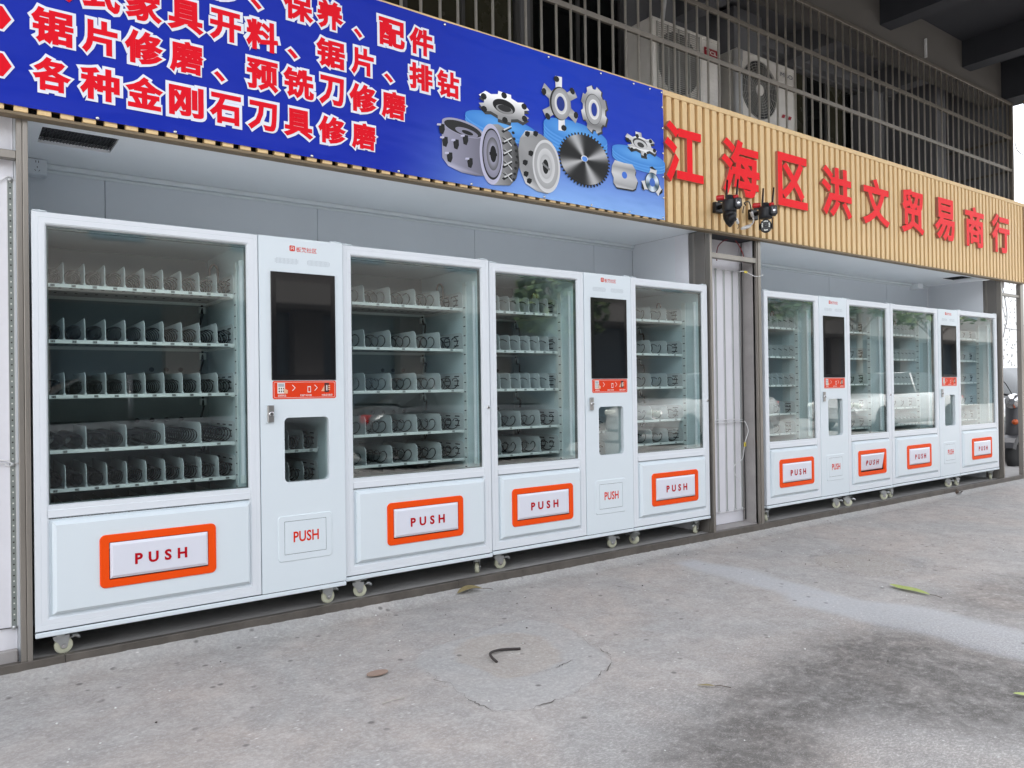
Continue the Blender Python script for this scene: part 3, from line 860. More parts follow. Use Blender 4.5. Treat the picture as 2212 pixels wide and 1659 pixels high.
        pr_.poly([(X(1.374), y3_, 1.190), (X(1.392), y3_, 1.190), (X(1.394), y3_, 1.206), (X(1.384), y3_, 1.211), (X(1.372), y3_, 1.216)], 3)
        for c_ in (1.424, 1.543):
            for s_g in (1, -1):
                pr_.quad((X(c_-.008), y1_, 1.218+s_g*.014), (X(c_-.005), y1_, 1.218+s_g*.016), (X(c_+.010), y1_, 1.218), (X(c_+.006), y1_, 1.218), 0)
        fb(1.498, 1.516, 1.194, 1.226, 0); fb(1.501, 1.513, 1.199, 1.221, 4, y2_)
        fb(1.590, 1.616, 1.196, 1.240, 5); fb(1.592, 1.614, 1.236, 1.242, 2, y2_); fb(1.592, 1.614, 1.194, 1.199, 2, y2_); fb(1.600, 1.606, 1.203, 1.231, 0, y2_)
        pr_.poly([(X(1.572), y1_, 1.200), (X(1.590), y1_, 1.199), (X(1.591), y1_, 1.232), (X(1.586), y1_, 1.222)], 3)
        for b_ in range(3): fb(1.611, 1.621, 1.205+b_*.010, 1.211+b_*.010, 3, y3_)
        part('sticker_icons', pr_, [PRW, PRG, PRK, PRSKIN, STICK, PRBROWN], s_)
        for (tx_, a_, b_) in (('选择商品', 1.342, 1.384), ('扫描条码付款', 1.458, 1.520), ('付款成功取货', 1.574, 1.634)):
            me = text_mesh('sticker_lettering', tx_, X(a_), X(b_), 1.174, 1.185, y1_, PRW, offset=.01)
            o = bpy.data.objects.new('sticker_lettering', me); COL.objects.link(o); o.parent = s_; WO[o] = Vector((0, 0, 0))
        # logo
        g = MB(); g.prism(rrect(X(1.412), X(1.440), 1.917, 1.945, .004, 3), yp-.0006, yp)
        for q in ((1.418, 1.421, 1.922, 1.940), (1.431, 1.434, 1.922, 1.940), (1.418, 1.434, 1.937, 1.940), (1.420, 1.432, 1.928, 1.931)):
            g.quad((X(q[0]), yp-.001, q[2]), (X(q[1]), yp-.001, q[2]), (X(q[1]), yp-.001, q[3]), (X(q[0]), yp-.001, q[3]), 1)
        lg = part('logo', g, [REDTXT2, PRW], T)
        me = text_mesh('logo_lettering', '板凳社区', X(1.446), X(1.557), 1.915, 1.941, yp-.0006, REDTXT2, offset=.008)
        o = bpy.data.objects.new('logo_lettering', me); COL.objects.link(o); o.parent = lg; WO[o] = Vector((0, 0, 0))
        # speaker grilles
        for (u0, u1) in ((1.337, 1.455), (1.507, 1.626)):
            g = MB()
            for r_ in range(6):
                for c_ in range(18):
                    xx = X(u0)+(X(u1)-X(u0))*c_/17; zz = 1.852+r_*.0048
                    if (r_ in (0, 5)) and c_ in (0, 17): continue
                    g.quad((xx-.0013, yp-.0004, zz-.0013), (xx+.0013, yp-.0004, zz-.0013), (xx+.0013, yp-.0004, zz+.0013), (xx-.0013, yp-.0004, zz+.0013))
            part('speaker_grille', g, mat('grille_holes', (.33, .37, .40), .6), T, kind='stuff')
        # lock handle
        lx = X(1.300)
        g = MB(); g.box(lx-.021, lx+.021, yp-.004, yp, 1.042, 1.136, 0, .002); g.box(lx-.014, lx+.018, yp-.014, yp-.004, 1.048, 1.131, 1, .002)
        g.lathe([(.013, 0), (.013, -.004), (.009, -.006)], (lx+.004, yp-.014, 1.089), 'y', 18, 2); g.box(lx+.002, lx+.006, yp-.0215, yp-.0199, 1.083, 1.095, 3)
        part('lock_handle', g, [WHITE, LOCKM, CHROME, PRK], T)
        # small service flap
        ax0, ax1, az0, az1 = X(1.333), X(1.624), .338, .571
        g = MB()
        o1 = rrect(ax0, ax1, az0, az1, .018, 4); o2 = rrect(ax0+.004, ax1-.004, az0+.004, az1-.004, .016, 4)
        n = len(o1)
        for k in range(n):
            j = (k+1) % n
            g.quad((o1[k][0], yp, o1[k][1]), (o1[j][0], yp, o1[j][1]), (o2[j][0], yp-.004, o2[j][1]), (o2[k][0], yp-.004, o2[k][1]))
        bx0, bx1, bz0, bz1 = X(1.3665), X(1.590), .373, .5415
        i2 = rrect(bx0, bx1, bz0, bz1, .002, 4)
        g.ring(o2, i2, yp-.004, yp)
        g.ring(i2, rrect(bx0+.003, bx1-.003, bz0+.003, bz1-.003, .002, 4), yp-.0008, yp-.0006, 1)
        part('service_flap_frame', g, [WHITE, DKGAP], T)
        g = MB(); g.box(bx0+.0022, bx1-.0022, yp-.0045, yp-.0002, bz0+.0022, bz1-.0022, 0, .0008)
        fl2 = part('service_flap', g, WHITE, T)
        push_text(fl2, X(1.413), X(1.548), .432, .487, yp-.005, REDTXT2, .022, 1.02)
    for (cx_, cy_, rot) in casters: caster(T, cx_, cy_, rot)
    for cx_ in (x0+.12, x1-.12): caster(T, cx_, yb-.08, random.uniform(-2, 2))
    return T

N, Wd = 'n', 'w'
machine(.290, 1.252, 1.700, -.025, 1.983, .168, [N, N, N, Wd, N, N], False,
        'wide vending machine with black screen beside the left steel post, ten coil slots per shelf', 'vending machines', True,
        casters=((.40, .035, .12), (1.625, .05, .55)), push=.7815)
machine(1.702, None, 2.655, -.012, 1.980, .182, [Wd]*5+[N], True,
        'wide glass door vending machine under the saw blade picture, between two control panels', 'vending machines', casters=((1.815, .06, .08), (2.615, .10, 1.5)), side_lock=True, push=2.19)
machine(2.662, 3.431, 3.868, 0, 1.970, .187, [N, N, N, Wd, Wd, N], True,
        'narrower vending machine with screen and open coils, third in the left alcove', 'vending machines', casters=((2.79, .105, .3), (3.76, .11, .6)), push=3.05)
machine(3.870, None, 4.692, 0, 1.968, .187, [Wd]*5+[N], True,
        'glass door vending machine at the right end of the left alcove beside the pillar', 'vending machines', casters=((3.97, .10, 2.7), (4.615, .085, -1.9)), side_lock=True, push=4.285)
machine(5.400, 6.188, 6.628, 0, 1.978, .185, [N, N, N, Wd, Wd, N], True,
        'narrow vending machine with screen at the left end of the right alcove', 'vending machines', casters=((5.465, .06, 1.4), (6.51, .06, .5)), push=5.80)
machine(6.632, None, 7.405, 0, 1.975, .185, [Wd]*5+[N], True,
        'glass door vending machine whose push flap is swung inwards, second in the right alcove', 'vending machines', casters=((6.69, .05, .1), (7.325, .05, .5)), side_lock=True, push=7.01, flaptilt=.16)
machine(7.410, 8.380, 8.823, 0, 1.975, .187, [N, N, N, Wd, N, N], True,
        'wide vending machine with screen, third in the right alcove', 'vending machines', casters=((7.51, .08, 1.2), (8.70, .07, .5)), push=7.905)
machine(8.828, None, 9.810, 0, 1.983, .187, [Wd]*5+[N], True,
        'last glass door vending machine at the far right end of the row', 'vending machines', casters=((8.90, .07, 1.1), (9.76, .075, 1.5)), push=9.33)

# ------------------------------------------------------------------ alcoves
def alcove(x0, x1, seams, label, vent):
    T = thing('alcove', ((x0+x1)/2, .8, .07), label, 'alcove')
    edges = [x0]+seams+[x1]
    for a, b in zip(edges, edges[1:]):
        g = MB(); g.box(a+.0015, b-.0015, .80, .84, .071, 2.398, 0, .0015)
        # faint ribs in each panel
        part('wall_panel', g, GREYP, T)
    g = MB(); g.box(x0, x1, .842, .85, .071, 2.44); part('joint_backing', g, DKGAP, T)
    # ceiling with opening
    g = MB(); zc = 2.400
    vx0, vx1, vy0, vy1 = vent
    for (a, b, c, d) in ((x0, vx0, .0, .80), (vx1, x1, .0, .80), (vx0, vx1, .0, vy0), (vx0, vx1, vy1, .80)):
        g.box(a, b, c, d, zc, zc+.03)
    part('ceiling', g, CEILM, T)
    g = MB(); g.box(vx0-.02, vx1+.02, vy0-.02, vy1+.02, zc+.12, zc+.13)
    for sx in range(24):
        xx = vx0+(vx1-vx0)*sx/23; g.box(xx-.001, xx+.001, vy0, vy1, zc+.012, zc+.016)
    for sy in range(12):
        yy = vy0+(vy1-vy0)*sy/11; g.box(vx0, vx1, yy-.001, yy+.001, zc+.017, zc+.021)
    part('vent_mesh', g, BLACKP, T)
    g = MB()
    g.box(x0, x1, .775, .799, 2.372, 2.399, 0, .004); g.box(x0, x1, .790, .799, 2.355, 2.371, 0, .003)
    part('cornice', g, TRIMG, T)
    return T
A1 = alcove(.10, 4.705, [.696, 1.90, 3.095, 4.262], 'left alcove lined with grey wall panels behind four vending machines', (.352, .662, .153, .412))
g = MB(); g.box(4.705, 4.735, .33, .80, .071, 2.399, 0); part('side_panel', g, GREYS, A1)
g = MB(); g.box(4.701, 4.735, .19, .328, .071, 2.399, 0, .002); part('white_reveal', g, PLASTER, A1)
g = MB(); g.box(.09, .20, .05, .80, .071, 2.399, 0); part('side_panel', g, GREYS, A1)
A2 = alcove(5.335, 9.87, [6.48, 7.678, 8.880], 'right alcove lined with grey wall panels behind four vending machines', (9.25, 9.60, .13, .385))
g = MB(); g.box(9.87, 9.90, .17, .80, .071, 2.399, 0); part('side_panel', g, GREYS, A2)
g = MB(); g.box(5.30, 5.334, .04, .80, .071, 2.399, 0); part('side_panel', g, GREYS, A2)
g = MB(); g.box(9.43, 9.545, .70, .80, 2.335, 2.399, 0, .003)
solo('cable_duct', g, CEILM, 'short pale box duct under the right alcove ceiling against the back wall', 'duct')

# power socket
T = thing('power_socket', (.375, .77, 2.318), 'white surface mounted power socket high on the grey wall at the far left', 'socket')
g = MB(); g.box(.331, .419, .70, .773, 2.318, 2.398, 0, .004); part('socket_box', g, FRAMEW, T)
g = MB()
for (a, b, c, d) in ((.368, .371, 2.377, 2.388), (.380, .383, 2.377, 2.388), (.374, .377, 2.350, 2.359)): g.box(a, b, .6985, .6998, c, d)
for sg in (-1, 1):
    q = MB(); q.box(-.001, .001, -.0006, .0006, -.005, .005); q.xform(Matrix.Translation((.3755+sg*.009, .699, 2.338)) @ Matrix.Rotation(sg*.6, 4, 'Y'))
    b = len(g.v); g.v += q.v; g.f += [tuple(b+k for k in f) for f in q.f]; g.m += q.m; g.sm += q.sm
part('socket_holes', g, PRK, T)

# ------------------------------------------------------------------ posts and pillars
def post(x0, x1, label, liner=None, extra=0, z0=.072):
    T = thing('steel_post', ((x0+x1)/2, 0, z0), label, 'post', 'stainless steel posts')
    g = MB(); g.box(x0, x1, -.022, .028, z0, 2.385, 0, .002)
    if extra: g.box(x0-extra, x0-.001, -.016, .024, z0, 2.385, 0, .0015)
    part('post_profile', g, STEEL, T)
    if liner:
        g = MB(); g.box(liner[0], liner[1], .029, .185, z0, 2.397, 0, .0015); part('liner', g, STEELD, T)
        g = MB(); g.box(liner[0]-.003, liner[1], .125, .145, z0+.001, 2.396, 0, .001); part('seam_strip', g, STEEL, T)
    return T
post(.263, .283, 'slim stainless post at the far left edge of the first vending machine', extra=.022)
post(4.706, 4.730, 'stainless post at the left side of the middle pillar with a brown grey lined side', (4.703, 4.73))
post(5.300, 5.336, 'stainless post at the right side of the middle pillar', extra=.014)
post(9.880, 9.905, 'stainless post at the right end of the right alcove with dark lined side', (9.879, 9.905))
g = MB(); g.box(10.405, 10.435, -.03, .01, -.01, 2.372, 0, .002); g.box(10.437, 10.500, -.026, .03, -.01, 2.372, 0, .002)
solo('steel_post', g, STEEL, 'outermost stainless double post at the right edge of the picture', 'post', 'stainless steel posts')

def led_strip(x, y, z0, z1, label, chips=False):
    T = thing('led_light_strip', (x, y, z0), label, 'light strip', 'unlit led strips on the white pillars')
    hw = .009 if chips else .0065
    g = MB(); g.box(x-hw, x+hw, y-.006, y, z0, z1, 0, .001); g.box(x-hw-.0035, x-hw-.0005, y-.008, y, z0, z1, 1); g.box(x+hw+.0005, x+hw+.0035, y-.008, y, z0, z1, 1)
    part('strip', g, [GREENST, PVC], T)
    g = MB(); z = z0+.01; k = 0
    while chips and z < z1-.01:
        g.box(x-.0028, x+.0028, y-.0075, y-.0062, z-.0028, z+.0028, k % 2); z += .0235; k += 1
    if chips: part('led_chips', g, [LEDW, PRK], T, kind='stuff')
    for zz in (z0+.004, (z0+z1)/2-.26, z1-.004):
        g = MB(); g.lathe([(.010, 0), (.010, -.006), (.004, -.012)], (x, y-.006, zz), 'y', 8); g.box(x-.014, x+.014, y-.010, y-.0065, zz-.004, zz+.004, 0)
        part('clip', g, ZINC, T)
# left pillar
T = thing('pillar', (-.4, .04, .03), 'white plastered pillar face at the left edge of the picture', 'pillar')
g = MB(); g.box(-1.6, .232, .040, .09, .05, 2.20); g.box(-1.6, .232, .040, .09, 2.24, 2.40); part('wall_face', g, PLASTER, T)
g = MB(); g.box(-1.6, .232, .008, .040, .05, .128, 0, .004); part('cement_base', g, CONCW, T)
g = MB(); g.box(-1.6, .2405, -.012, .03, 2.197, 2.232, 0, .002); part('cross_rail', g, STEEL, T)
g = MB(); g.box(.234, .262, .029, .09, .07, 2.39); part('white_edge', g, FRAMEW, T)
led_strip(.221, .040, .215, 2.12, 'vertical led strip on the white pillar at the left edge', True)
# middle pillar
T = thing('pillar', (5.0, .15, .07), 'recessed white pillar panel between the two alcoves', 'pillar')
g = MB(); g.box(4.736, 5.284, .150, .19, .085, 2.40, 0); part('wall_face', g, PLASTER, T)
g = MB(); g.box(5.286, 5.2995, .006, .148, .075, 2.205); part('cement_return', g, CONCW, T)
g = MB(); g.box(5.286, 5.2995, .006, .148, 2.206, 2.37); part('white_return', g, PLASTER, T)
g = MB(); g.box(4.731, 5.284, -.014, .03, 2.186, 2.226, 0, .002); part('cross_rail', g, STEEL, T)
g = MB(); g.box(4.736, 5.285, .012, .149, .0705, .083); part('cement_base', g, CONCW, T)
g = MB(); g.box(4.74, 5.28, -.004, .148, 2.372, 2.39); part('ragged_top', g, DKGAP, T)
for i, (x, lb) in enumerate(((4.972, 'leftmost of the four led strips on the middle pillar'), (5.075, 'second led strip from the left on the middle pillar'), (5.180, 'third led strip from the left on the middle pillar'), (5.268, 'rightmost led strip on the middle pillar beside the grey return'))):
    led_strip(x, .150, .185, 2.135, lb)
def cable(name, pts, r, m, label, cat='cable', n=6, extra=None, group=None):
    g = MB(); g.tube(smooth(pts, n), r, 6)
    mats = [m]
    if extra: mats = extra(g, mats) or mats
    return solo(name, g, mats, label, cat, group)
Yp = .135
cable('cable', [(4.80, Yp, 2.132), (4.897, Yp, 2.133), (4.965, Yp-.01, 2.139), (5.079, Yp, 2.130), (5.185, Yp-.01, 2.138), (5.28, Yp-.012, 2.125)], .0028, CABW, 'thin white cable linking the tops of the pillar led strips')
cable('cable', [(4.80, Yp, .924), (4.892, Yp, .922), (4.968, Yp-.01, .926), (5.075, Yp, .922), (5.171, Yp-.01, .924), (5.275, Yp-.01, .915)], .0028, CABW, 'upper of two thin cables across the middle of the pillar strips')
cable('cable', [(4.80, Yp, .896), (4.891, Yp, .896), (4.961, Yp-.01, .902), (5.068, Yp, .896), (5.163, Yp-.01, .903), (5.275, Yp-.01, .899)], .0028, CABW, 'lower of two thin cables across the middle of the pillar strips')
cable('cable', [(4.80, Yp, .20), (4.898, Yp, .197), (4.971, Yp-.01, .186), (5.071, Yp, .181), (5.178, Yp-.01, .188), (5.275, Yp-.01, .183)], .0028, CABW, 'thin cable linking the bottoms of the pillar led strips')
cable('cable', [(5.106, .01, 2.108), (5.152, .005, 2.112), (5.211, 0, 2.098), (5.27, -.01, 2.080), (5.342, -.028, 2.086), (5.349, -.028, 2.101)], .0032, CABW, 'white cable end with yellow tag hanging over the right post of the pillar')
g = MB(); g.box(5.150, 5.185, -.004, .004, 2.098, 2.116, 0, .002); g.box(5.166, 5.169, -.0055, -.0042, 2.103, 2.111, 1)
solo('cable_tag', g, [YEL, PRK], 'small yellow tag clipped on the white cable near the pillar top', 'tag')
cable('cable', [(5.275, .12, .908), (5.262, .09, .885), (5.275, .08, .823), (5.235, .085, .737), (5.236, .09, .711), (5.232, .10, .624), (5.222, .11, .590), (5.139, .115, .552), (5.131, .115, .500), (5.177, .115, .436), (5.225, .12, .411)], .0032, CABW, 'loose pale cable looping down the right side of the middle pillar')
g = MB(); g.box(5.222, 5.244, .078, .086, .700, .735, 0, .002); g.box(5.230, 5.233, .0765, .0778, .708, .726, 1)
solo('cable_tag', g, [YEL, PRK], 'small yellow tag on the loose cable low on the pillar', 'tag')
cable('cable', [(5.268, .118, 2.37), (5.270, .118, 1.9), (5.266, .118, 1.2), (5.271, .118, .6), (5.276, .118, .10)], .005, CABK, 'black cable running down the corner of the pillar')
cable('cable', [(4.923, .09, 2.19), (4.925, .09, 2.257), (4.946, .09, 2.31), (5.01, .09, 2.355), (5.103, .09, 2.385)], .0045, CABR, 'dark maroon cable arching under the fascia above the pillar rail')
cable('cable', [(5.265, .09, 2.20), (5.258, .09, 2.266), (5.207, .09, 2.336), (5.144, .09, 2.38), (5.057, .09, 2.384)], .0035, mat('red_cable', (.40, .03, .03), .5), 'red cable slanting from the fascia to the black pillar cable')
for i, zz in enumerate((1.80, 1.45, 1.10)):
    pass
cable('cable', [(-.3, .034, 2.08), (.10, .034, 2.085), (.186, .032, 2.108), (.213, .03, 2.128), (.242, .03, 2.112)], .0028, CABW, 'thin cable at the top of the left pillar led strip')
cable('cable', [(-.3, .034, .95), (.10, .034, .935), (.176, .032, .928), (.201, .03, .924), (.217, .028, .913), (.241, .03, .911), (.215, .03, .902), (.196, .03, .904), (.150, .03, .915), (-.3, .034, .90)], .0028, CABW, 'looped thin cable halfway down the left pillar led strip')
cable('cable', [(-.3, .034, .235), (.12, .034, .219), (.170, .034, .219), (.231, .03, .217)], .0022, CABK, 'thin dark cable at the foot of the left pillar led strip')
# right end
T = thing('pillar', (9.97, .03, .07), 'narrow white panel just right of the right alcove post', 'pillar')
g = MB(); g.box(9.9065, 10.005, .03, .07, .071, 2.30); part('wall_face', g, PLASTER, T)
g = MB(); g.box(9.9065, 10.03, -.0, .07, 2.301, 2.385); part('bracket', g, CONCW, T)
g = MB(); g.box(9.9065, 10.404, -.020, .015, 2.205, 2.236, 0, .002); part('cross_rail', g, STEEL, T)
cable('cable', [(9.98, .02, 2.37), (10.03, .01, 2.25), (10.08, .005, 2.1), (10.09, 0, 1.95), (10.04, .01, 1.80), (10.0, .01, 1.72)], .0035, CABK, 'thin black cable dangling in the gap right of the last machine', n=5)
cable('cable', [(9.98, .02, 2.36), (9.99, .01, 2.24), (10.02, .02, 2.1), (10.07, .02, 2.0), (10.10, .02, 1.92)], .0025, CABK, 'second thin black cable crossing the rail right of the last machine')
cable('cable', [(10.0, .0, 1.83), (10.2, -.01, 1.82), (10.404, -.01, 1.818)], .003, CABK, 'thin black cable strung across the gap at the right edge')
cable('cable', [(9.99, .02, 1.0), (9.965, .015, .96), (9.95, .02, .8), (9.975, .015, .55), (9.99, .02, .42), (9.985, .02, .30)], .0025, CABW, 'thin pale cable hanging down the narrow white panel')

# ------------------------------------------------------------------ fascia with slats
FAS = thing('slatted_fascia', (4.6, -.04, 2.37), 'long wood coloured slatted fascia board over both alcoves', 'fascia')
sm_ = MB(); sm_.box(-.0255, .0255, -.020, .018, 0, .912, 0, .0015); SL = sm_.mesh('slat', SLATM)
x = -1.18; k = 0
while x < 10.44:
    add('slat', SL, FAS, (x, -.040, 2.3845)); x += .0845; k += 1
g = MB()
for a in [i*1.22-1.2 for i in range(10)]:
    b = min(a+1.22, 10.46); g.box(a+.001, b-.001, -.0215, .002, 2.418, 3.296)
part('backing_board', g, SLATB, FAS)
g = MB()
for a in [i*2.44-1.2 for i in range(5)]:
    b = min(a+2.44, 10.465); g.box(a+.0007, b-.0007, -.063, .03, 3.298, 3.337, 0, .002)
part('top_board', g, SLATM, FAS)
g = MB(); g.box(-1.2, 10.465, -.060, -.001, 2.369, 2.383, 0, .002); part('bottom_board', g, SLATE, FAS)
g = MB(); g.box(-1.2, 10.46, -.006, .0015, 2.384, 2.417); part('gap_shade_strip', g, DKGAP, FAS)  # near-black strip standing in for the shade between the slat ends
g = MB(); g.box(10.462, 10.475, -.062, .02, 2.37, 3.338); part('end_board', g, SLATB, FAS)

# raised red letters
for ch, xc, wd, where in (('江', 4.36, .42, 'first sign letter, half tucked behind the blue banner edge'), ('海', 5.017, .47, 'second sign letter, behind the left security camera'), ('区', 5.708, .42, 'third sign letter, a box shape right of the cameras'),
                   ('洪', 6.369, .476, 'fourth sign letter, with three water strokes at left'), ('文', 7.036, .476, 'fifth sign letter, crossing strokes under a flat bar'), ('贸', 7.721, .45, 'sixth sign letter, above the third machine screen of the row'),
                   ('易', 8.393, .437, 'seventh sign letter with a small boxed top'), ('商', 9.085, .454, 'eighth sign letter, second from the right end'), ('行', 9.749, .468, 'last sign letter at the right end of the fascia')):
    me = text_mesh('sign_letter', ch, xc-wd/2, xc+wd/2, 2.676, 3.116, -.068, [SIGNR, SIGNE], bevel=.030, thick=.016)
    for p in me.polygons:
        p.material_index = 0 if p.normal.y < -.5 else 1
        p.use_smooth = False
    for v in me.vertices: v.co -= Vector((xc, -.07, 2.676))
    o = add('sign_letter', me, None, (xc, -.07, 2.676))
    tag(o, 'red raised '+where, 'sign letter', 'red letters on the slatted fascia')

# ------------------------------------------------------------------ blue banner
class Print(MB):
    def __init__(s): super().__init__(); s.c = []
    def add(s, pts, col, y):
        """closed polygon; col = (r,g,b) or function(x,z)"""
        if len(pts) > 4: tr = tessellate_polygon([[Vector((p[0], p[1], 0)) for p in pts]])
        else: tr = [tuple(range(len(pts)))]
        for t in tr:
            i = len(s.v)
            for k in t:
                p = pts[k]; s.v.append((p[0], y, p[1])); s.c.append(col(p[0], p[1]) if callable(col) else col)
            s.f.append(tuple(range(i, i+len(t)))); s.m.append(0); s.sm.append(False)
    def ell(s, cx, cz, rx, rz, col, y, rot=0, n=40, rin=0.0, conic=None, c2=None):
        """ellipse; conic(angle)->colour; c2 = rim colour"""
        R = lambda a, k: (cx+rx*k*cos(a)*cos(rot)-rz*k*sin(a)*sin(rot), cz+rx*k*cos(a)*sin(rot)+rz*k*sin(a)*cos(rot))
        for i in range(n):
            a, b = 2*pi*i/n, 2*pi*(i+1)/n
            P = [R(a, 1), R(b, 1), R(b, rin), R(a, rin)]
            ca = conic(a) if conic else (c2 or col); cb = conic(b) if conic else (c2 or col)
            cin_a = conic(a) if conic else col; cin_b = conic(b) if conic else col
            j = len(s.v)
            for p, c in zip(P, (ca, cb, cin_b, cin_a)): s.v.append((p[0], y, p[1])); s.c.append(c)
            s.f.append((j, j+1, j+2, j+3)); s.m.append(0); s.sm.append(False)
    def gear(s, cx, cz, rx, rz, teeth, col, y, depth=.18, duty=.5, rot=0, skew=.3, phase=0):
        P = []
        for i in range(teeth):
            for (fr, k) in ((0, 1-depth), (duty*.15, 1), (duty, 1), (duty+skew*.3, 1-depth)):
                a = 2*pi*(i+fr)/teeth+phase
                P.append((cx+rx*k*cos(a)*cos(rot)-rz*k*sin(a)*sin(rot), cz+rx*k*cos(a)*sin(rot)+rz*k*sin(a)*cos(rot)))
        s.add(P, col, y)
    def finish(s, name, parent):
        me = s.mesh(name, PRINTM)
        at = me.color_attributes.new('ink', 'FLOAT_COLOR', 'POINT')
        at.data.foreach_set('color', [v for c in s.c for v in (*c, 1)])
        return add(name, me, parent)
PRINTM = bpy.data.materials.new('banner_print'); PRINTM.use_nodes = True
_n = PRINTM.node_tree.nodes; _a = _n.new('ShaderNodeVertexColor'); _a.layer_name = 'ink'
PRINTM.node_tree.links.new(_a.outputs[0], _n['Principled BSDF'].inputs['Base Color']); _n['Principled BSDF'].inputs['Roughness'].default_value = .5; _n['Principled BSDF'].inputs['Specular IOR Level'].default_value = .2

BAN = thing('banner', (1.5, -.065, 2.385), 'blue printed banner with red white-edged characters and cutter tools', 'banner')
def lerp(a, b, t): t = max(0, min(1, t)); return tuple(p+(q-p)*t for p, q in zip(a, b))
def ban_col(x, z):
    deep = (.002, .020, .38)
    v = (3.32-z)/.94                       # 0 top .. 1 bottom
    right = max(0, min(1, (x-1.9)/1.3)); right = right*right*(3-2*right)
    c = lerp(deep, (.001, .040, .50), right*.8)
    k = max(0, min(1, (v-.45)/.55)); k = k**1.3
    return lerp(c, (.26, .47, .86), k*right)
bx0, bx1 = -1.3, 4.158
P = Print(); nx, nz = 150, 24
def ban_y(x, z):
    e = max(0, 1-(z-2.39)/.12)+max(0, 1-(3.32-z)/.10)
    return -.0655 + .0013*noise.noise((x*2.2, z*3, 0)) + e*.0016*noise.noise((x*6, 0, 5)) - .0004
def zb_(x): return 2.410-(x-bx0)/(bx1-bx0)*.016
for j in range(nz+1):
    for i in range(nx+1):
        xx = bx0+(bx1-bx0)*i/nx; z0 = zb_(xx)+.002*noise.noise((xx*2.5, 3, 0)); zz = z0+(3.325+.003*noise.noise((xx*2, 9, 0))-z0)*j/nz
        xe = xx + (.006*noise.noise((zz*6, 0, 8)) if i == nx else 0)
        P.v.append((xe, ban_y(xx, zz), zz)); P.c.append(ban_col(xx, zz))
for j in range(nz):
    for i in range(nx):
        a = j*(nx+1)+i; P.f.append((a, a+1, a+nx+2, a+nx+1)); P.m.append(0); P.sm.append(True)
o = P.finish('sheet', BAN)
# soft creases via a bump on the sheet only
SHM = PRINTM.copy(); SHM.name = 'banner_vinyl'
_n = SHM.node_tree.nodes; _l = SHM.node_tree.links
_t = _n.new('ShaderNodeTexCoord'); _mp = _n.new('ShaderNodeMapping'); _mp.inputs['Scale'].default_value = (1.4, 1, 4); _ns = _n.new('ShaderNodeTexNoise'); _ns.inputs['Scale'].default_value = 1.6
_b = _n.new('ShaderNodeBump'); _b.inputs['Strength'].default_value = .5; _b.inputs['Distance'].default_value = .05
_l.new(_t.outputs['Object'], _mp.inputs[0]); _l.new(_mp.outputs[0], _ns.inputs['Vector']); _l.new(_ns.outputs[0], _b.inputs['Height']); _l.new(_b.outputs[0], _n['Principled BSDF'].inputs['Normal'])
o.data.materials[0] = SHM
RP = mat('banner_red_ink', (.76, .006, .018), .6, spec=.12); WP = mat('banner_white_ink', (.80, .83, .90), .6, spec=.12)
YL = -.0695
def banner_char(ch, x0, x1, z0, z1):
    me = text_mesh('white_outline', ch, x0-.014, x1+.014, z0-.014, z1+.014, YL, WP, bevel=.13, depth=.0003)
    add('white_outline', me, BAN)
    me = text_mesh('red_character', ch, x0, x1, z0, z1, YL-.0012, RP, bevel=.040, depth=.0003)
    add('red_character', me, BAN)
rows_ = [
 (2.490, 2.634, [('各', .298, .440), ('种', .473, .629), ('金', .652, .810), ('刚', .834, .988), ('石', 1.014, 1.162), ('刀', 1.194, 1.340), ('具', 1.372, 1.528), ('修', 1.555, 1.709), ('磨', 1.741, 1.885)]),
 (2.690, 2.843, [('锯', .295, .451), ('片', .482, .623), ('修', .651, .812), ('磨', .839, .990), ('、', 1.036, 1.089), ('预', 1.192, 1.349), ('铣', 1.374, 1.534), ('刀', 1.561, 1.701), ('修', 1.730, 1.892), ('磨', 1.918, 2.070)]),
 (2.888, 3.038, [('板', .296, .452), ('式', .486, .635), ('家', .655, .809), ('具', .830, .992), ('开', 1.018, 1.167), ('料', 1.191, 1.351), ('、', 1.396, 1.452), ('锯', 1.550, 1.708), ('片', 1.743, 1.876), ('、', 1.936, 1.993), ('排', 2.092, 2.243), ('钻', 2.272, 2.422)]),
 (3.088, 3.240, [('维', .83, .99), ('修', 1.01, 1.165), ('、', 1.214, 1.270), ('保', 1.379, 1.536), ('养', 1.552, 1.703), ('、', 1.760, 1.811), ('配', 1.909, 2.068), ('件', 2.095, 2.251)])]
for z0, z1, chars in rows_:
    for ch, a, b in chars:
        banner_char(ch, a, b, z0, (z0+.048) if ch == '、' else z1)
for zc in (2.5625, 2.7575, 2.955):
    g = MB()
    for (r, yy, m_) in ((.072, YL, 0), (.061, YL-.0012, 1)):
        pts = [(.163+r*1.02*cos(radians(a)), zc+r*.9*sin(radians(a))) for a in (0, 60, 120, 180, 240, 300)]
        g.poly([(p[0], yy, p[1]) for p in pts], m_)
    part('hexagon_bullet', g, [WP, RP], BAN)
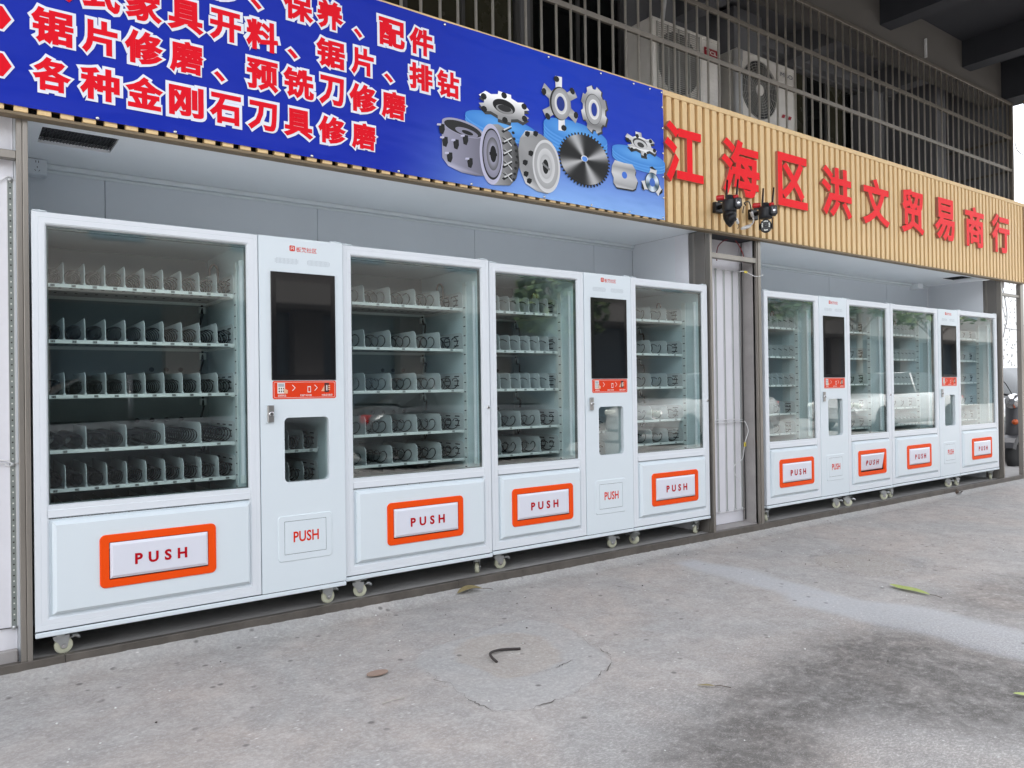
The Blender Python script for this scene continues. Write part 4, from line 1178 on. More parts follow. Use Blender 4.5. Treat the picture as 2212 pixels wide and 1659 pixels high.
# printed cutters
def grey(v, t=(1, 1, 1)):
    v = min(1, v**1.35*1.25)
    return (v*t[0], v*t[1], v*t[2])
YC = -.0700; dy = -.0001
LB = (.05, .24, .66); LB2 = (.13, .40, .80)
p = Print()
for (cx, cz, rx, rz, n_, h) in ((2.737, 2.80, .277, .060, 2, .020), (3.325, 2.865, .276, .068, 5, .023), (3.905, 2.81, .262, .052, 3, .020)):
    for k in range(n_):
        zz = cz-h*(n_-1-k)
        p.ell(cx, zz-h*.5, rx, rz, (.03, .17, .55), YC+dy*k*2, rot=-.06, c2=(.10, .34, .76)); p.ell(cx, zz, rx*.995, rz, LB2, YC+dy*(k*2+1), rot=-.06, c2=LB)
p.finish('round_plinth_print', BAN)
y = YC-.0012
LIL = (.92, .90, 1.15)
def conic_saw(a, lo=.03, hi=.48):
    k = .5+.5*cos(4*(a-.45)); return grey(lo+(hi-lo)*k**3.2)
def cutter(fn):
    q = Print(); fn(q); q.finish('cutter_print', BAN)
def c_a(q):       # lying six-tooth ring
    cx, cz = 2.747, 2.915
    q.gear(cx, cz-.020, .197, .088, 6, grey(.10), y, .22, .55, -.05, phase=.2)
    q.gear(cx, cz, .197, .088, 6, lambda a, b: grey(.34+.5*max(0, (b-2.86)/.1)), y+dy, .22, .55, -.05, phase=.2)
    for k in range(6):
        a = 2*pi*(k+.32)/6+.2; q.ell(cx+.175*cos(a), cz+.075*sin(a)-.006, .022, .020, grey(.03), y+dy*1.5, n=8)
    q.ell(cx-.004, cz, .084, .043, grey(.02), y+2*dy, -.05); q.ell(cx, cz-.016, .064, .026, grey(.30), y+3*dy, -.05); q.ell(cx, cz-.010, .050, .020, grey(.05), y+4*dy)
def c_b(q):
    cx, cz = 3.190, 3.027
    q.gear(cx, cz, .160, .176, 6, lambda a, b: grey(.55+.25*sin(a*30)), y, .42, .40, 0, .5, phase=.35)
    for k in range(6):
        a = 2*pi*(k+.36)/6+.35; q.ell(cx+.140*cos(a), cz+.155*sin(a), .020, .024, grey(.03), y+.5*dy, rot=a, n=8)
    q.ell(cx, cz, .086, .108, grey(.05), y+dy, rot=-.1); q.ell(cx+.008, cz, .080, .103, grey(.62), y+2*dy, rot=-.1, c2=grey(.35)); q.ell(cx+.006, cz, .052, .068, grey(.30), y+3*dy, c2=grey(.7)); q.ell(cx+.004, cz, .034, .047, (.01, .03, .22), y+4*dy)
def c_c(q):
    cx, cz = 3.484, 3.048
    q.gear(cx+.010, cz-.006, .122, .166, 8, grey(.08), y, .16, .6, 0, phase=.1); q.gear(cx, cz, .118, .160, 8, lambda a, b: grey(.45+.2*sin(b*40)), y+dy, .15, .6, 0, phase=.1)
    q.ell(cx-.006, cz, .076, .103, grey(.12), y+2*dy); q.ell(cx-.004, cz, .072, .099, grey(.55), y+3*dy, c2=grey(.4)); q.ell(cx-.002, cz, .048, .067, grey(.28), y+4*dy, c2=grey(.75)); q.ell(cx, cz, .026, .045, (.01, .04, .30), y+5*dy)
def c_cyl(q):
    cx, cz = 2.44, 2.63
    body = [(2.300, 2.735), (2.300, 2.53), (2.34, 2.490), (2.43, 2.466), (2.53, 2.462), (2.60, 2.47), (2.60, 2.70)]
    q.add(body, lambda a, b: grey(.22+.35*math.exp(-((a-2.36)/.07)**2), LIL), y)
    q.ell(2.445, 2.728, .145, .046, grey(.42, LIL), y+dy, rot=-.10); q.ell(2.445, 2.724, .130, .038, grey(.05), y+2*dy, rot=-.10); q.ell(2.47, 2.708, .080, .022, grey(.32, LIL), y+3*dy, rot=-.10)
    q.ell(2.475, 2.706, .040, .012, grey(.03), y+4*dy, rot=-.1)
    for (a, b, r) in ((2.395, 2.628, .2), (2.46, 2.665, -.3), (2.32, 2.63, .1), (2.35, 2.545, .5), (2.49, 2.535, 0), (2.30, 2.70, 0)):
        q.add([(a-.014, b-.030), (a+.008, b-.034), (a+.020, b-.006), (a+.018, b+.026), (a-.004, b+.024), (a-.020, b+.004)], grey(.035), y+5*dy)
        q.add([(a-.034, b+.010), (a-.006, b+.014), (a-.004, b+.026), (a-.030, b+.022)], grey(.55, LIL), y+6*dy)
def c_ring(q):
    q.add([(2.63, 2.785), (2.70, 2.80), (2.79, 2.765), (2.845, 2.69), (2.856, 2.58), (2.83, 2.49), (2.78, 2.44), (2.66, 2.425)], lambda a, b: lerp(grey(.40), grey(.06), (a-2.68)/.17), y)
    for k in range(9):
        zz = 2.475+k*.036; s_ = (-1)**k
        q.add([(2.72, zz), (2.735, zz-.010), (2.80, zz+.030*s_), (2.79, zz+.012+.030*s_)], grey(.02), y+dy); q.add([(2.735, zz+.012), (2.742, zz+.006), (2.80, zz+.040*s_), (2.795, zz+.046*s_)], grey(.62), y+2*dy)
        q.ell(2.838-abs(k-4)*.007, zz+.005, .012, .010, grey(.03), y+2.5*dy, n=6)
    q.ell(2.645, 2.608, .085, .183, grey(.30, LIL), y+3*dy, c2=grey(.55, LIL)); q.ell(2.650, 2.610, .072, .155, grey(.04), y+4*dy); q.ell(2.652, 2.612, .066, .143, grey(.50, LIL), y+5*dy, c2=grey(.30, LIL))
    q.ell(2.655, 2.612, .046, .100, grey(.55, LIL), y+6*dy, c2=grey(.16)); q.ell(2.658, 2.612, .023, .050, grey(.015), y+7*dy); q.add([(2.630, 2.620), (2.630, 2.602), (2.686, 2.602), (2.686, 2.620)], grey(.015), y+8*dy)
def c_cyl3(q):
    q.add([(2.905, 2.800), (2.862, 2.745), (2.844, 2.66), (2.855, 2.56), (2.90, 2.47), (2.99, 2.435), (3.08, 2.43), (3.12, 2.76), (3.03, 2.798), (2.96, 2.806)], lambda a, b: grey(.30+.5*math.exp(-((a-2.93)/.05)**2)), y)
    q.ell(3.070, 2.603, .112, .168, grey(.35), y+dy, c2=grey(.62)); q.ell(3.068, 2.606, .098, .146, grey(.55), y+2*dy, c2=grey(.40)); q.ell(3.066, 2.606, .072, .110, grey(.36), y+3*dy, c2=grey(.60)); q.ell(3.064, 2.600, .050, .078, grey(.60), y+4*dy, c2=grey(.45))
    q.ell(3.062, 2.600, .024, .046, grey(.02), y+5*dy); q.add([(3.030, 2.612), (3.036, 2.625), (3.098, 2.592), (3.092, 2.578)], grey(.25), y+6*dy)
    for (a, b) in ((2.945, 2.665), (2.90, 2.60), (2.905, 2.53), (2.92, 2.782), (2.985, 2.795), (2.93, 2.49)):
        q.add([(a-.020, b-.012), (a+.004, b-.020), (a+.018, b-.004), (a+.020, b+.014), (a-.002, b+.018), (a-.018, b+.010)], grey(.02), y+7*dy)
def c_saw(q):
    cx, cz = 3.394, 2.698
    q.gear(cx, cz-.002, .228, .180, 46, grey(.035), y, .095, .45, 0, .6); q.ell(cx, cz, .212, .163, None, y+dy, conic=conic_saw, n=72); q.ell(cx-.002, cz+.008, .030, .020, grey(.7), y+2*dy); q.ell(cx, cz+.006, .024, .017, (.10, .28, .75), y+3*dy)
def c_small(q):
    cx, cz = 3.925, 2.897
    q.gear(cx, cz-.018, .160, .080, 6, grey(.07), y, .36, .42, -.1, .5, .5); q.gear(cx, cz, .158, .078, 6, lambda a, b: grey(.60-.2*sin(a*50)), y+dy, .36, .42, -.1, .5, .5)
    for k in range(6):
        a = 2*pi*(k+.3)/6+.5; q.ell(cx+.135*cos(a), cz+.062*sin(a)-.010, .018, .016, grey(.02), y+1.5*dy, n=6)
    q.ell(cx-.012, cz, .072, .036, grey(.08), y+2*dy, -.1); q.ell(cx-.008, cz-.006, .064, .030, grey(.55), y+3*dy, -.1); q.ell(cx-.006, cz-.008, .034, .017, grey(.08), y+4*dy, -.1)
def c_plate(q):
    P_ = [(3.640, 2.70), (3.668, 2.742), (3.750, 2.736), (3.835, 2.738), (3.868, 2.700), (3.858, 2.668), (3.884, 2.630), (3.862, 2.575), (3.835, 2.562), (3.68, 2.560), (3.650, 2.588), (3.655, 2.62), (3.634, 2.655)]
    q.add([(a+.004, b-.010) for a, b in P_], grey(.05), y); q.add(P_, lambda a, b: grey(.52+.12*sin(b*60)-.12*max(0, (a-3.78)*8)), y+dy); q.ell(3.757, 2.653, .025, .024, (.05, .16, .60), y+2*dy)
def c_last(q):
    cx, cz = 4.03, 2.643
    for k in range(3):
        a = 2*pi*k/3+1.55
        R2 = lambda r, t: (cx+r*cos(t)*1.0, cz+r*sin(t)*.95)
        q.add([R2(.062, a-.6), R2(.110, a-.45), R2(.118, a+.15), R2(.092, a+.22), R2(.066, a+.6)], grey(.62), y); q.add([R2(.108, a-.40), R2(.120, a+.0), R2(.112, a+.26), R2(.100, a+.1), R2(.100, a-.25)], grey(.03), y+dy)
    q.ell(cx, cz, .072, .070, grey(.04), y+2*dy); q.ell(cx, cz, .066, .066, None, y+3*dy, conic=lambda a: lerp((.03, .08, .12), (.65, .75, .85), .5+.5*sin(3*a))); q.ell(cx, cz, .028, .030, (.05, .14, .5), y+4*dy)
for fn in (c_a, c_b, c_c, c_cyl, c_saw, c_cyl3, c_ring, c_small, c_plate, c_last): cutter(fn)
# grommets and screws
gm = MB(); gm.lathe([(.0075, 0), (.0075, -.002), (.003, -.0035)], (0, 0, 0), 'y', 12); GRO = gm.mesh('grommet', CHROME)
for xx in (.54, .86, 1.52, 2.02, 2.50, 3.05, 3.45, 3.80, 4.14): add('grommet', GRO, BAN, (xx, -.0700, 2.412-(xx/4.2)*.006))
for xx in (1.73, 2.33, 3.10, 3.55, 3.86, 4.02, 4.14): add('grommet', GRO, BAN, (xx, -.0700, 3.306))
for zz in (3.20, 3.05, 2.87, 2.70, 2.55): add('grommet', GRO, BAN, (4.146, -.0700, zz))

# ------------------------------------------------------------------ security cameras
def sec_camera(X0, label, turned):
    Y0, Z0 = -.25, 2.36
    T = thing('security_camera', (X0, Y0, Z0), label, 'security camera', 'black security cameras with red sirens')
    A = -math.atan2(X0, 3.6)                       # the heads look out along the pavement
    M = Matrix.Translation((X0, Y0, Z0)) @ Matrix.Rotation(A, 4, 'Z')   # local -y = towards the street side, local x = right
    def fin(name, g, mats):
        g.xform(M); return part(name, g, mats, T)
    g = MB(); g.box(X0+.03, X0+.12, -.10, -.062, Z0+.15, Z0+.23, 0, .006)
    g.tube([(X0+.07, -.10, Z0+.19), (X0+.05, -.16, Z0+.19), (X0+.01, -.235, Z0+.20)], .016, 12)
    part('wall_bracket', g, CAMB, T)
    g = MB()
    g.lathe([(.040, .118), (.050, .122), (.053, .135), (.053, .196), (.047, .208), (.027, .210), (.026, .236), (.020, .242)], (0, 0, 0), 'z', 28)
    g.box(-.026, .026, -.018, .022, .205, .236, 0, .005)
    fin('housing', g, mat('camera_dark_grey', (.022, .024, .027), .42, spec=.3))
    for (ax, tx) in ((-.022, .008), (.050, .012)):
        g = MB(); g.tube([(ax, -.010, .185), (ax, -.010, .235), (ax+tx, -.010, .352)], [.0085, .0080, .0062], 8)
        fin('antenna', g, CAMB)
    g = MB(); g.lathe([(.010, -.036), (.018, -.034), (.0205, -.026), (.0205, .018), (.017, .024)], (-.060, .0, .226), 'x', 18); g.box(-.085, -.030, -.012, .012, .196, .206, 1); g.tube([(-.045, 0, .205), (-.030, 0, .195), (-.02, 0, .18)], .009, 8, 1)
    fin('siren', g, [CAMR, CAMB])
    g = MB(); g.lathe([(.008, .034), (.014, .030), (.016, .022), (.016, -.004)], (.030, -.012, .222), 'x', 16)
    fin('siren', g, [CAMR, CAMB])
    q = MB()
    q.prism(rrect(-.026, .026, -.036, .036, .012, 4), -.022, .022); q.prism(rrect(-.020, .020, -.030, .030, .010, 4), -.0245, -.0222, 1)
    q.lathe([(.011, 0), (.011, -.002), (.007, -.003)], (0, -.0245, -.004), 'y', 16, 2)
    for k in (-1, 1): q.box(k*.013-.003, k*.013+.003, -.0260, -.0246, -.010, .022, 3)
    q.box(-.010, .010, -.0260, -.0246, -.024, -.018, 3)
    q.xform(Matrix.Translation((.056, -.028, .170)) @ Matrix.Rotation(.25, 4, 'Z') @ Matrix.Rotation(-.15, 4, 'X'))
    fin('upper_lens_pod', q, [CAMB, BLACKP, CHROME, mat('lens_grey', (.14, .14, .15), .2)])
    g = MB()
    prof = [(max(.046*cos(radians(a)), .003), .052*sin(radians(a))) for a in range(-90, 91, 15)]
    if turned:
        g.lathe([(.008, -.085), (.030, -.060), (.046, -.025), (.050, .0), (.049, .034)], (0, 0, .092), 'z', 24)
        g.tube([(.0, -.012, .085), (.012, -.030, .060), (.040, -.034, .072)], [.036, .040, .026], 14)
        fin('camera_ball', g, CAMB)
    else:
        g.lathe(prof, (0, 0, .062), 'z', 24)
        for s_ in (-1, 1): g.box(s_*.048-.004, s_*.048+.004, -.022, .022, .035, .125, 0, .004)
        fin('camera_ball', g, CAMB)
        q = MB(); q.prism(rrect(-.034, .034, -.044, .044, .028, 5), -.006, .006); q.xform(Matrix.Translation((0, -.044, .056)) @ Matrix.Rotation(-.10, 4, 'X'))
        fin('lens_plate', q, BLACKP)
        led = MB()
        for (a, b) in [(-.011, .034), (0, .035), (.011, .034), (-.025, .016), (-.026, .004), (-.025, -.008), (.025, .016), (.026, .004), (.025, -.008), (-.009, -.034), (0, -.036), (.009, -.034)]:
            led.lathe([(.0050, 0), (.0035, -.002)], (a, -.0065, b), 'y', 8)
        led.xform(Matrix.Translation((0, -.044, .056)) @ Matrix.Rotation(-.10, 4, 'X'))
        fin('led_ring', led, LEDW)
        q = MB(); q.lathe([(.013, 0), (.013, -.004), (.007, -.005)], (0, -.006, 0), 'y', 16); q.xform(Matrix.Translation((0, -.044, .056)) @ Matrix.Rotation(-.10, 4, 'X'))
        fin('lens', q, SCREEND)
sec_camera(4.655, 'left of two black security cameras, head turned down, over the second red letter', True)
sec_camera(5.088, 'right of two black security cameras, ring of white leds facing the viewer', False)
cable('cable', [(5.02, -.12, 2.60), (5.03, -.10, 2.625), (5.085, -.10, 2.64), (5.095, -.11, 2.60), (5.10, -.11, 2.555)], .005, CABK, 'short black camera lead between the two security cameras')
cable('cable', [(5.025, -.10, 2.60), (5.025, -.09, 2.57), (5.024, -.09, 2.545)], [.004]*13, CABK, 'black cable stub with connector left of the right camera')
g = MB(); g.tube([(5.10, -.11, 2.562), (5.118, -.11, 2.525)], .013, 10); g.tube(smooth([(5.118, -.11, 2.525), (5.128, -.11, 2.50), (5.114, -.11, 2.472), (5.08, -.11, 2.449)], 5), .006, 8); g.tube([(5.08, -.11, 2.449), (5.02, -.11, 2.428), (4.978, -.11, 2.415)], [.013, .014, .010], 10)
solo('cable_connector', g, CABW, 'white curved cable connector hanging left of the right camera', 'connector')
g = MB(); g.tube([(4.912, -.11, 2.485), (4.935, -.11, 2.45)], .012, 10); g.tube(smooth([(4.905, -.11, 2.54), (4.906, -.11, 2.505), (4.912, -.11, 2.485)], 4), .005, 8); g.tube(smooth([(4.935, -.11, 2.45), (4.945, -.11, 2.43), (4.930, -.11, 2.410)], 4), .003, 6, 1)
solo('cable_connector', g, [CABW, CABK], 'short white cable connector hanging right of the left camera', 'connector')

# ------------------------------------------------------------------ upper storey: grille, balcony, air conditioners
GR = thing('window_grille', (5, .05, 3.0), 'tall stainless bar grille enclosing the balcony above the fascia', 'grille')
bm_ = MB(); bm_.lathe([(.0095, 0), (.0095, 1.53)], (0, 0, 0), 'z', 8); BAR = bm_.mesh('bar', BARM)
x = 1.60; k = 0
while x < 10.42:
    add('bar', BAR, GR, (x+random.uniform(-.002, .002), .05, 3.02)); x += .1283
for z in (3.755, 4.145):
    g = MB(); g.box(1.0, 10.42, .040, .062, z-.019, z+.019, 0, .002); part('rail', g, RAILM, GR)
g = MB(); g.box(1.0, 10.45, .036, .066, 4.548, 4.580, 0, .003); part('rail', g, RAILM, GR)
g = MB(); g.box(10.42, 10.455, .034, .068, 3.0, 4.58, 0, .003); part('corner_post', g, RAILM, GR)
g = MB(); g.box(10.44, 10.455, .07, 1.1, 4.13, 4.16); g.box(10.44, 10.455, .07, 1.1, 3.74, 3.77); part('side_rail', g, RAILM, GR)

BU = thing('building', (5, .8, 0), 'dark plastered upper storey with balcony behind the grille', 'building')
g = MB()
g.box(-4, 10.60, .085, .32, 4.585, 5.60)                     # wall over the balcony opening
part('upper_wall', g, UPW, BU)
g = MB(); g.box(-4, 10.60, .02, 1.6, 2.90, 3.00); g.box(-4, 9.87, .03, 1.6, 2.445, 2.899); g.box(9.871, 10.60, .03, .10, 2.40, 2.899); part('floor_slab', g, UPW2, BU)
g = MB(); g.box(-4, 10.6, .33, 1.6, 5.04, 5.2); part('balcony_ceiling', g, UPW2, BU)
for xx in (2.2, 3.9, 5.7, 7.47, 9.24):
    g = MB(); g.box(xx, xx+.20, .325, 1.195, 4.76, 5.039); part('balcony_beam', g, UPW2, BU)
def back_wall():
    g = MB()
    holes = [(1.2, 3.85, 3.2, 4.80), (3.95, 5.05, 3.2, 4.80), (6.72, 9.60, 3.2, 4.78)]
    g.box(-4, 1.2, 1.2, 1.35, 3.0, 5.04); g.box(3.85, 3.95, 1.2, 1.35, 3.0, 5.04); g.box(5.05, 6.72, 1.2, 1.35, 3.0, 5.04); g.box(9.60, 10.6, 1.2, 1.35, 3.0, 5.04)
    for a, b, c, d in holes: g.box(a, b, 1.2, 1.35, 3.0, c); g.box(a, b, 1.2, 1.35, d, 5.04)
    g.box(6.3, 9.9, 1.10, 1.199, 4.80, 4.90)
    part('balcony_wall', g, UPW2, BU)
    g = MB(); g.box(5.35, 5.52, 1.0, 1.199, 3.0, 5.03); g.box(6.25, 6.70, .9, 1.199, 3.0, 4.93); part('column', g, UPW2, BU)
    for (a, b, c, d), panes in zip(holes, ([0, 0, 0, 0, 0], [1, 1], [1, 1, 0, 1, 0, 1, 1])):
        g = MB(); g.profile(a, b, c, d, [(0, 1.25), (0, 1.215), (.04, 1.215), (.04, 1.25)])
        n = len(panes); wv = (b-a-.08)/n
        for i in range(1, n): g.box(a+.04+wv*i-.016, a+.04+wv*i+.016, 1.217, 1.252, c+.04, d-.04)
        wf = part('window', g, WINFR, BU)
        for i, t in enumerate(panes):
            q = MB(); q.box(a+.04+wv*i+.017, a+.04+wv*(i+1)-.017, 1.235, 1.245, c+.041, d-.041)
            o = bpy.data.objects.new('pane', q.mesh('pane', WINGLS if t else OLIVE)); COL.objects.link(o); o.parent = wf; WO[o] = Vector((0, 0, 0))
back_wall()
g = MB(); g.box(8.9, 9.15, .95, 1.199, 3.0, 4.7); g.box(9.75, 9.98, .6, 1.199, 3.0, 5.03); part('column', g, UPW2, BU)
g = MB(); g.box(10.47, 10.6, .086, 1.6, 2.9, 4.584); g.box(10.5, 10.6, .33, 1.6, 4.586, 5.03); part('end_wall', g, UPW2, BU)
g = MB(); g.box(-4, 10.6, 1.36, 12, -.01, 9); g.v = [(v[0] if v[0] < 0 or v[1] < 1.5 else v[0], v[1], v[2]) for v in g.v]
g = MB(); g.box(-4, 9.88, .86, 9, 0, 2.89); g.box(-4, 10.6, 1.61, 9, 2.9, 9); g.box(-4, 10.6, .34, 1.60, 5.25, 9)
part('rear_mass', g, UPW2, BU)
g = MB(); g.box(-4, -1.62, .0, .85, 0, 2.89); part('wall', g, PLASTER, BU)
g = MB(); g.box(-4, -1.3, -.06, .02, 2.37, 3.34); part('wall', g, SLATB, BU)

CA = thing('canopy', (4, -2, 4.6), 'dark concrete canopy overhead with heavy beams running out from the wall', 'canopy')
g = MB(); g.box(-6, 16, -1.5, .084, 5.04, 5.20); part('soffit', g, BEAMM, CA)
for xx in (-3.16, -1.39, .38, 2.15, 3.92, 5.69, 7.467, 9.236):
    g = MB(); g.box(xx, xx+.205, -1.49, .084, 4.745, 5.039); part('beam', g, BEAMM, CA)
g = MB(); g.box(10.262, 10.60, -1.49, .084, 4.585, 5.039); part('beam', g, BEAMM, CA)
g = MB(); g.box(-6, 16, -1.66, -1.50, 4.60, 5.30); part('edge_beam', g, BEAMM, CA)
g = MB(); g.box(8.363, 8.377, .060, .083, 4.64, 4.84); solo('wall_strip', g, CABW, 'short thin white strip on the dark wall between two canopy beams', 'strip')

def ac_unit(x0, x1, y0, z0, z1, fan, label, bars, brand):
    T = thing('air_conditioner', ((x0+x1)/2, y0+.15, z0), label, 'air conditioner', 'outdoor air conditioner units behind the grille')
    g = MB(); g.box(x0, x1, y0, y0+.32, z0, z1, 0, .012); part('casing', g, ACW, T)
    fx0, fx1 = x0+.05, x0+.05+(x1-x0)*.60
    g = MB(); cx, cz = (fx0+fx1)/2, (z0+z1)/2; R_ = min(fx1-fx0, z1-z0-.08)/2
    g.prism([(cx+R_*1.0*cos(a*pi/16), cz+R_*sin(a*pi/16)) for a in range(32)], y0-.001, y0-.0002); part('fan_opening', g, ACD, T)
    g = MB()
    for k in range(3):
        a = 2*pi*k/3+.4
        g.poly([(cx+.05*cos(a), y0-.0015, cz+.05*sin(a)), (cx+R_*.9*cos(a-.1), y0-.0015, cz+R_*.9*sin(a-.1)), (cx+R_*.9*cos(a+.9), y0-.0015, cz+R_*.9*sin(a+.9)), (cx+.05*cos(a+1.2), y0-.0015, cz+.05*sin(a+1.2))])
    part('fan', g, mat('fan_grey', (.10, .10, .095), .5), T)
    g = MB()
    if bars:
        n = 34
        for i in range(n):
            zz = z0+.045+(z1-z0-.09)*i/(n-1); g.box(fx0, fx1, y0-.012, y0-.006, zz-.0022, zz+.0022)
        for i in range(5):
            xx = fx0+(fx1-fx0)*i/4; g.box(xx-.004, xx+.004, y0-.014, y0-.0022, z0+.04, z1-.04)
    else:
        for r_ in [R_*k/11 for k in range(2, 12)]:
            g.tube([(cx+r_*cos(a*pi/14), y0-.010, cz+r_*sin(a*pi/14)) for a in range(29)], .0028, 4)
        for a in range(24):
            aa = a*pi/12; g.tube([(cx+.05*cos(aa), y0-.007, cz+.05*sin(aa)), (cx+R_*cos(aa), y0-.007, cz+R_*sin(aa))], .002, 4)
        g.lathe([(.055, -.004), (.050, -.016), (.02, -.018)], (cx, y0, cz), 'y', 20, 1)
    part('fan_grille', g, [ACGR, ACW], T)
    g = MB(); px0 = fx1+.03
    g.profile(px0, x1-.02, z0+.02, z1-.03, [(0, y0-.0005), (.004, y0-.006), (.012, y0-.006), (.014, y0-.002)])
    if bars:
        for i in range(9): g.box(px0+.02, x1-.04, y0-.003, y0-.0005, z0+.07+i*.035, z0+.073+i*.035)
    part('service_panel', g, ACW, T)
    if brand == 1:
        lw0, lw1, lz0, lz1 = px0+.035, x1-.045, z1-.175, z1-.105
        g = MB(); g.box(lw0, lw1, y0-.010, y0-.0066, lz0, lz1); lb = part('brand_plate', g, mat('plate_red', (.30, .01, .02), .4), T)
        me = text_mesh('brand_lettering', 'TCL', lw0+.018, lw1-.018, lz0+.018, lz1-.018, y0-.0104, PRW, offset=.03)
        o = bpy.data.objects.new('brand_lettering', me); COL.objects.link(o); o.parent = lb; WO[o] = Vector((0, 0, 0))
    else:
        me = text_mesh('brand_lettering', 'MBO', px0+.03, x1-.05, z1-.12, z1-.08, y0-.0066, mat('print_slate', (.10, .11, .14), .5)); add('brand_lettering', me, T)
        g = MB()
        for k in range(2):
            xx = px0+.035+k*.10; g.poly([(xx, y0-.0067, z0+.14), (xx+.045, y0-.0067, z0+.14), (xx+.065, y0-.0067, z0+.175), (xx+.020, y0-.0067, z0+.175)])
        part('stripe_marks', g, mat('stripe_red', (.35, .01, .02), .5), T)
ac_unit(4.665, 5.535, .50, 3.58, 4.240, 0, 'left air conditioner with slotted grille and red brand plate', True, 1)
ac_unit(5.765, 6.650, .50, 3.60, 4.255, 0, 'right air conditioner with round fan guard and two red slashes', False, 2)
g = MB(); g.lathe([(.040, 3.0), (.040, 4.19)], (5.715, .46, 0), 'z', 16); g.lathe([(.046, 4.10), (.046, 4.19)], (5.715, .46, 0), 'z', 16)
solo('drain_pipe', g, PVC, 'pale vertical drain pipe between the two air conditioners', 'pipe')
cable('hose', [(5.05, .75, 4.85), (5.06, .72, 4.6), (5.02, .70, 4.45), (4.98, .68, 4.30), (5.0, .66, 4.2)], .022, PVC, 'wrapped grey refrigerant hose dropping behind the left air conditioner', 'hose')

# gold panel and right edge bits
g = MB(); g.box(10.500, 10.64, -.10, -.06, 2.40, 4.62, 0, .004)
solo('gold_panel', g, GOLD, 'crinkled gold textured edge panel at the right end of the fascia', 'panel')
T = thing('lantern', (10.66, -.14, 3.95), 'small red and white hanging lamp at the right edge above the gold panel', 'lamp')
g = MB(); g.lathe([(.01, .12), (.04, .11), (.055, .07), (.05, .02)], (10.665, -.15, 3.98), 'z', 18); part('shade', g, CAMR, T)
g = MB(); g.lathe([(.045, .0), (.048, .019)], (10.665, -.15, 3.98), 'z', 18); part('rim', g, FRAMEW, T)
cable('cable', [(10.40, .0, 4.10), (10.40, -.02, 4.0), (10.44, -.06, 3.93), (10.52, -.12, 3.93), (10.60, -.13, 3.98), (10.61, -.13, 4.08)], .006, CABW, 'looped pale cable near the top right corner')

# ------------------------------------------------------------------ view through the gap at the right: hoarding, car, scooter
HO = thing('hoarding', (20, 3.5, 0), 'white perforated metal hoarding seen through the gap at the right edge', 'hoarding')
for i, xx in enumerate([9.95+k*1.5 for k in range(10)]):
    for z0, z1 in ((0.0, 1.99), (2.0, 4.2)):
        g = MB(); g.box(xx+.002, xx+1.498, 3.5, 3.54, z0, z1); part('panel', g, HOARD, HO)
g = MB(); rr = random.Random(3)
for i in range(820):
    xx = rr.uniform(16.5, 21.5); zz = rr.uniform(.2, 4.1); s_ = rr.uniform(.028, .040)
    if rr.random() < .85: g.quad((xx, 3.4985, zz), (xx+s_*1.2, 3.4985, zz), (xx+s_*1.2, 3.4985, zz+s_), (xx, 3.4985, zz+s_))
part('square_perforations', g, HOLE, HO, kind='stuff')

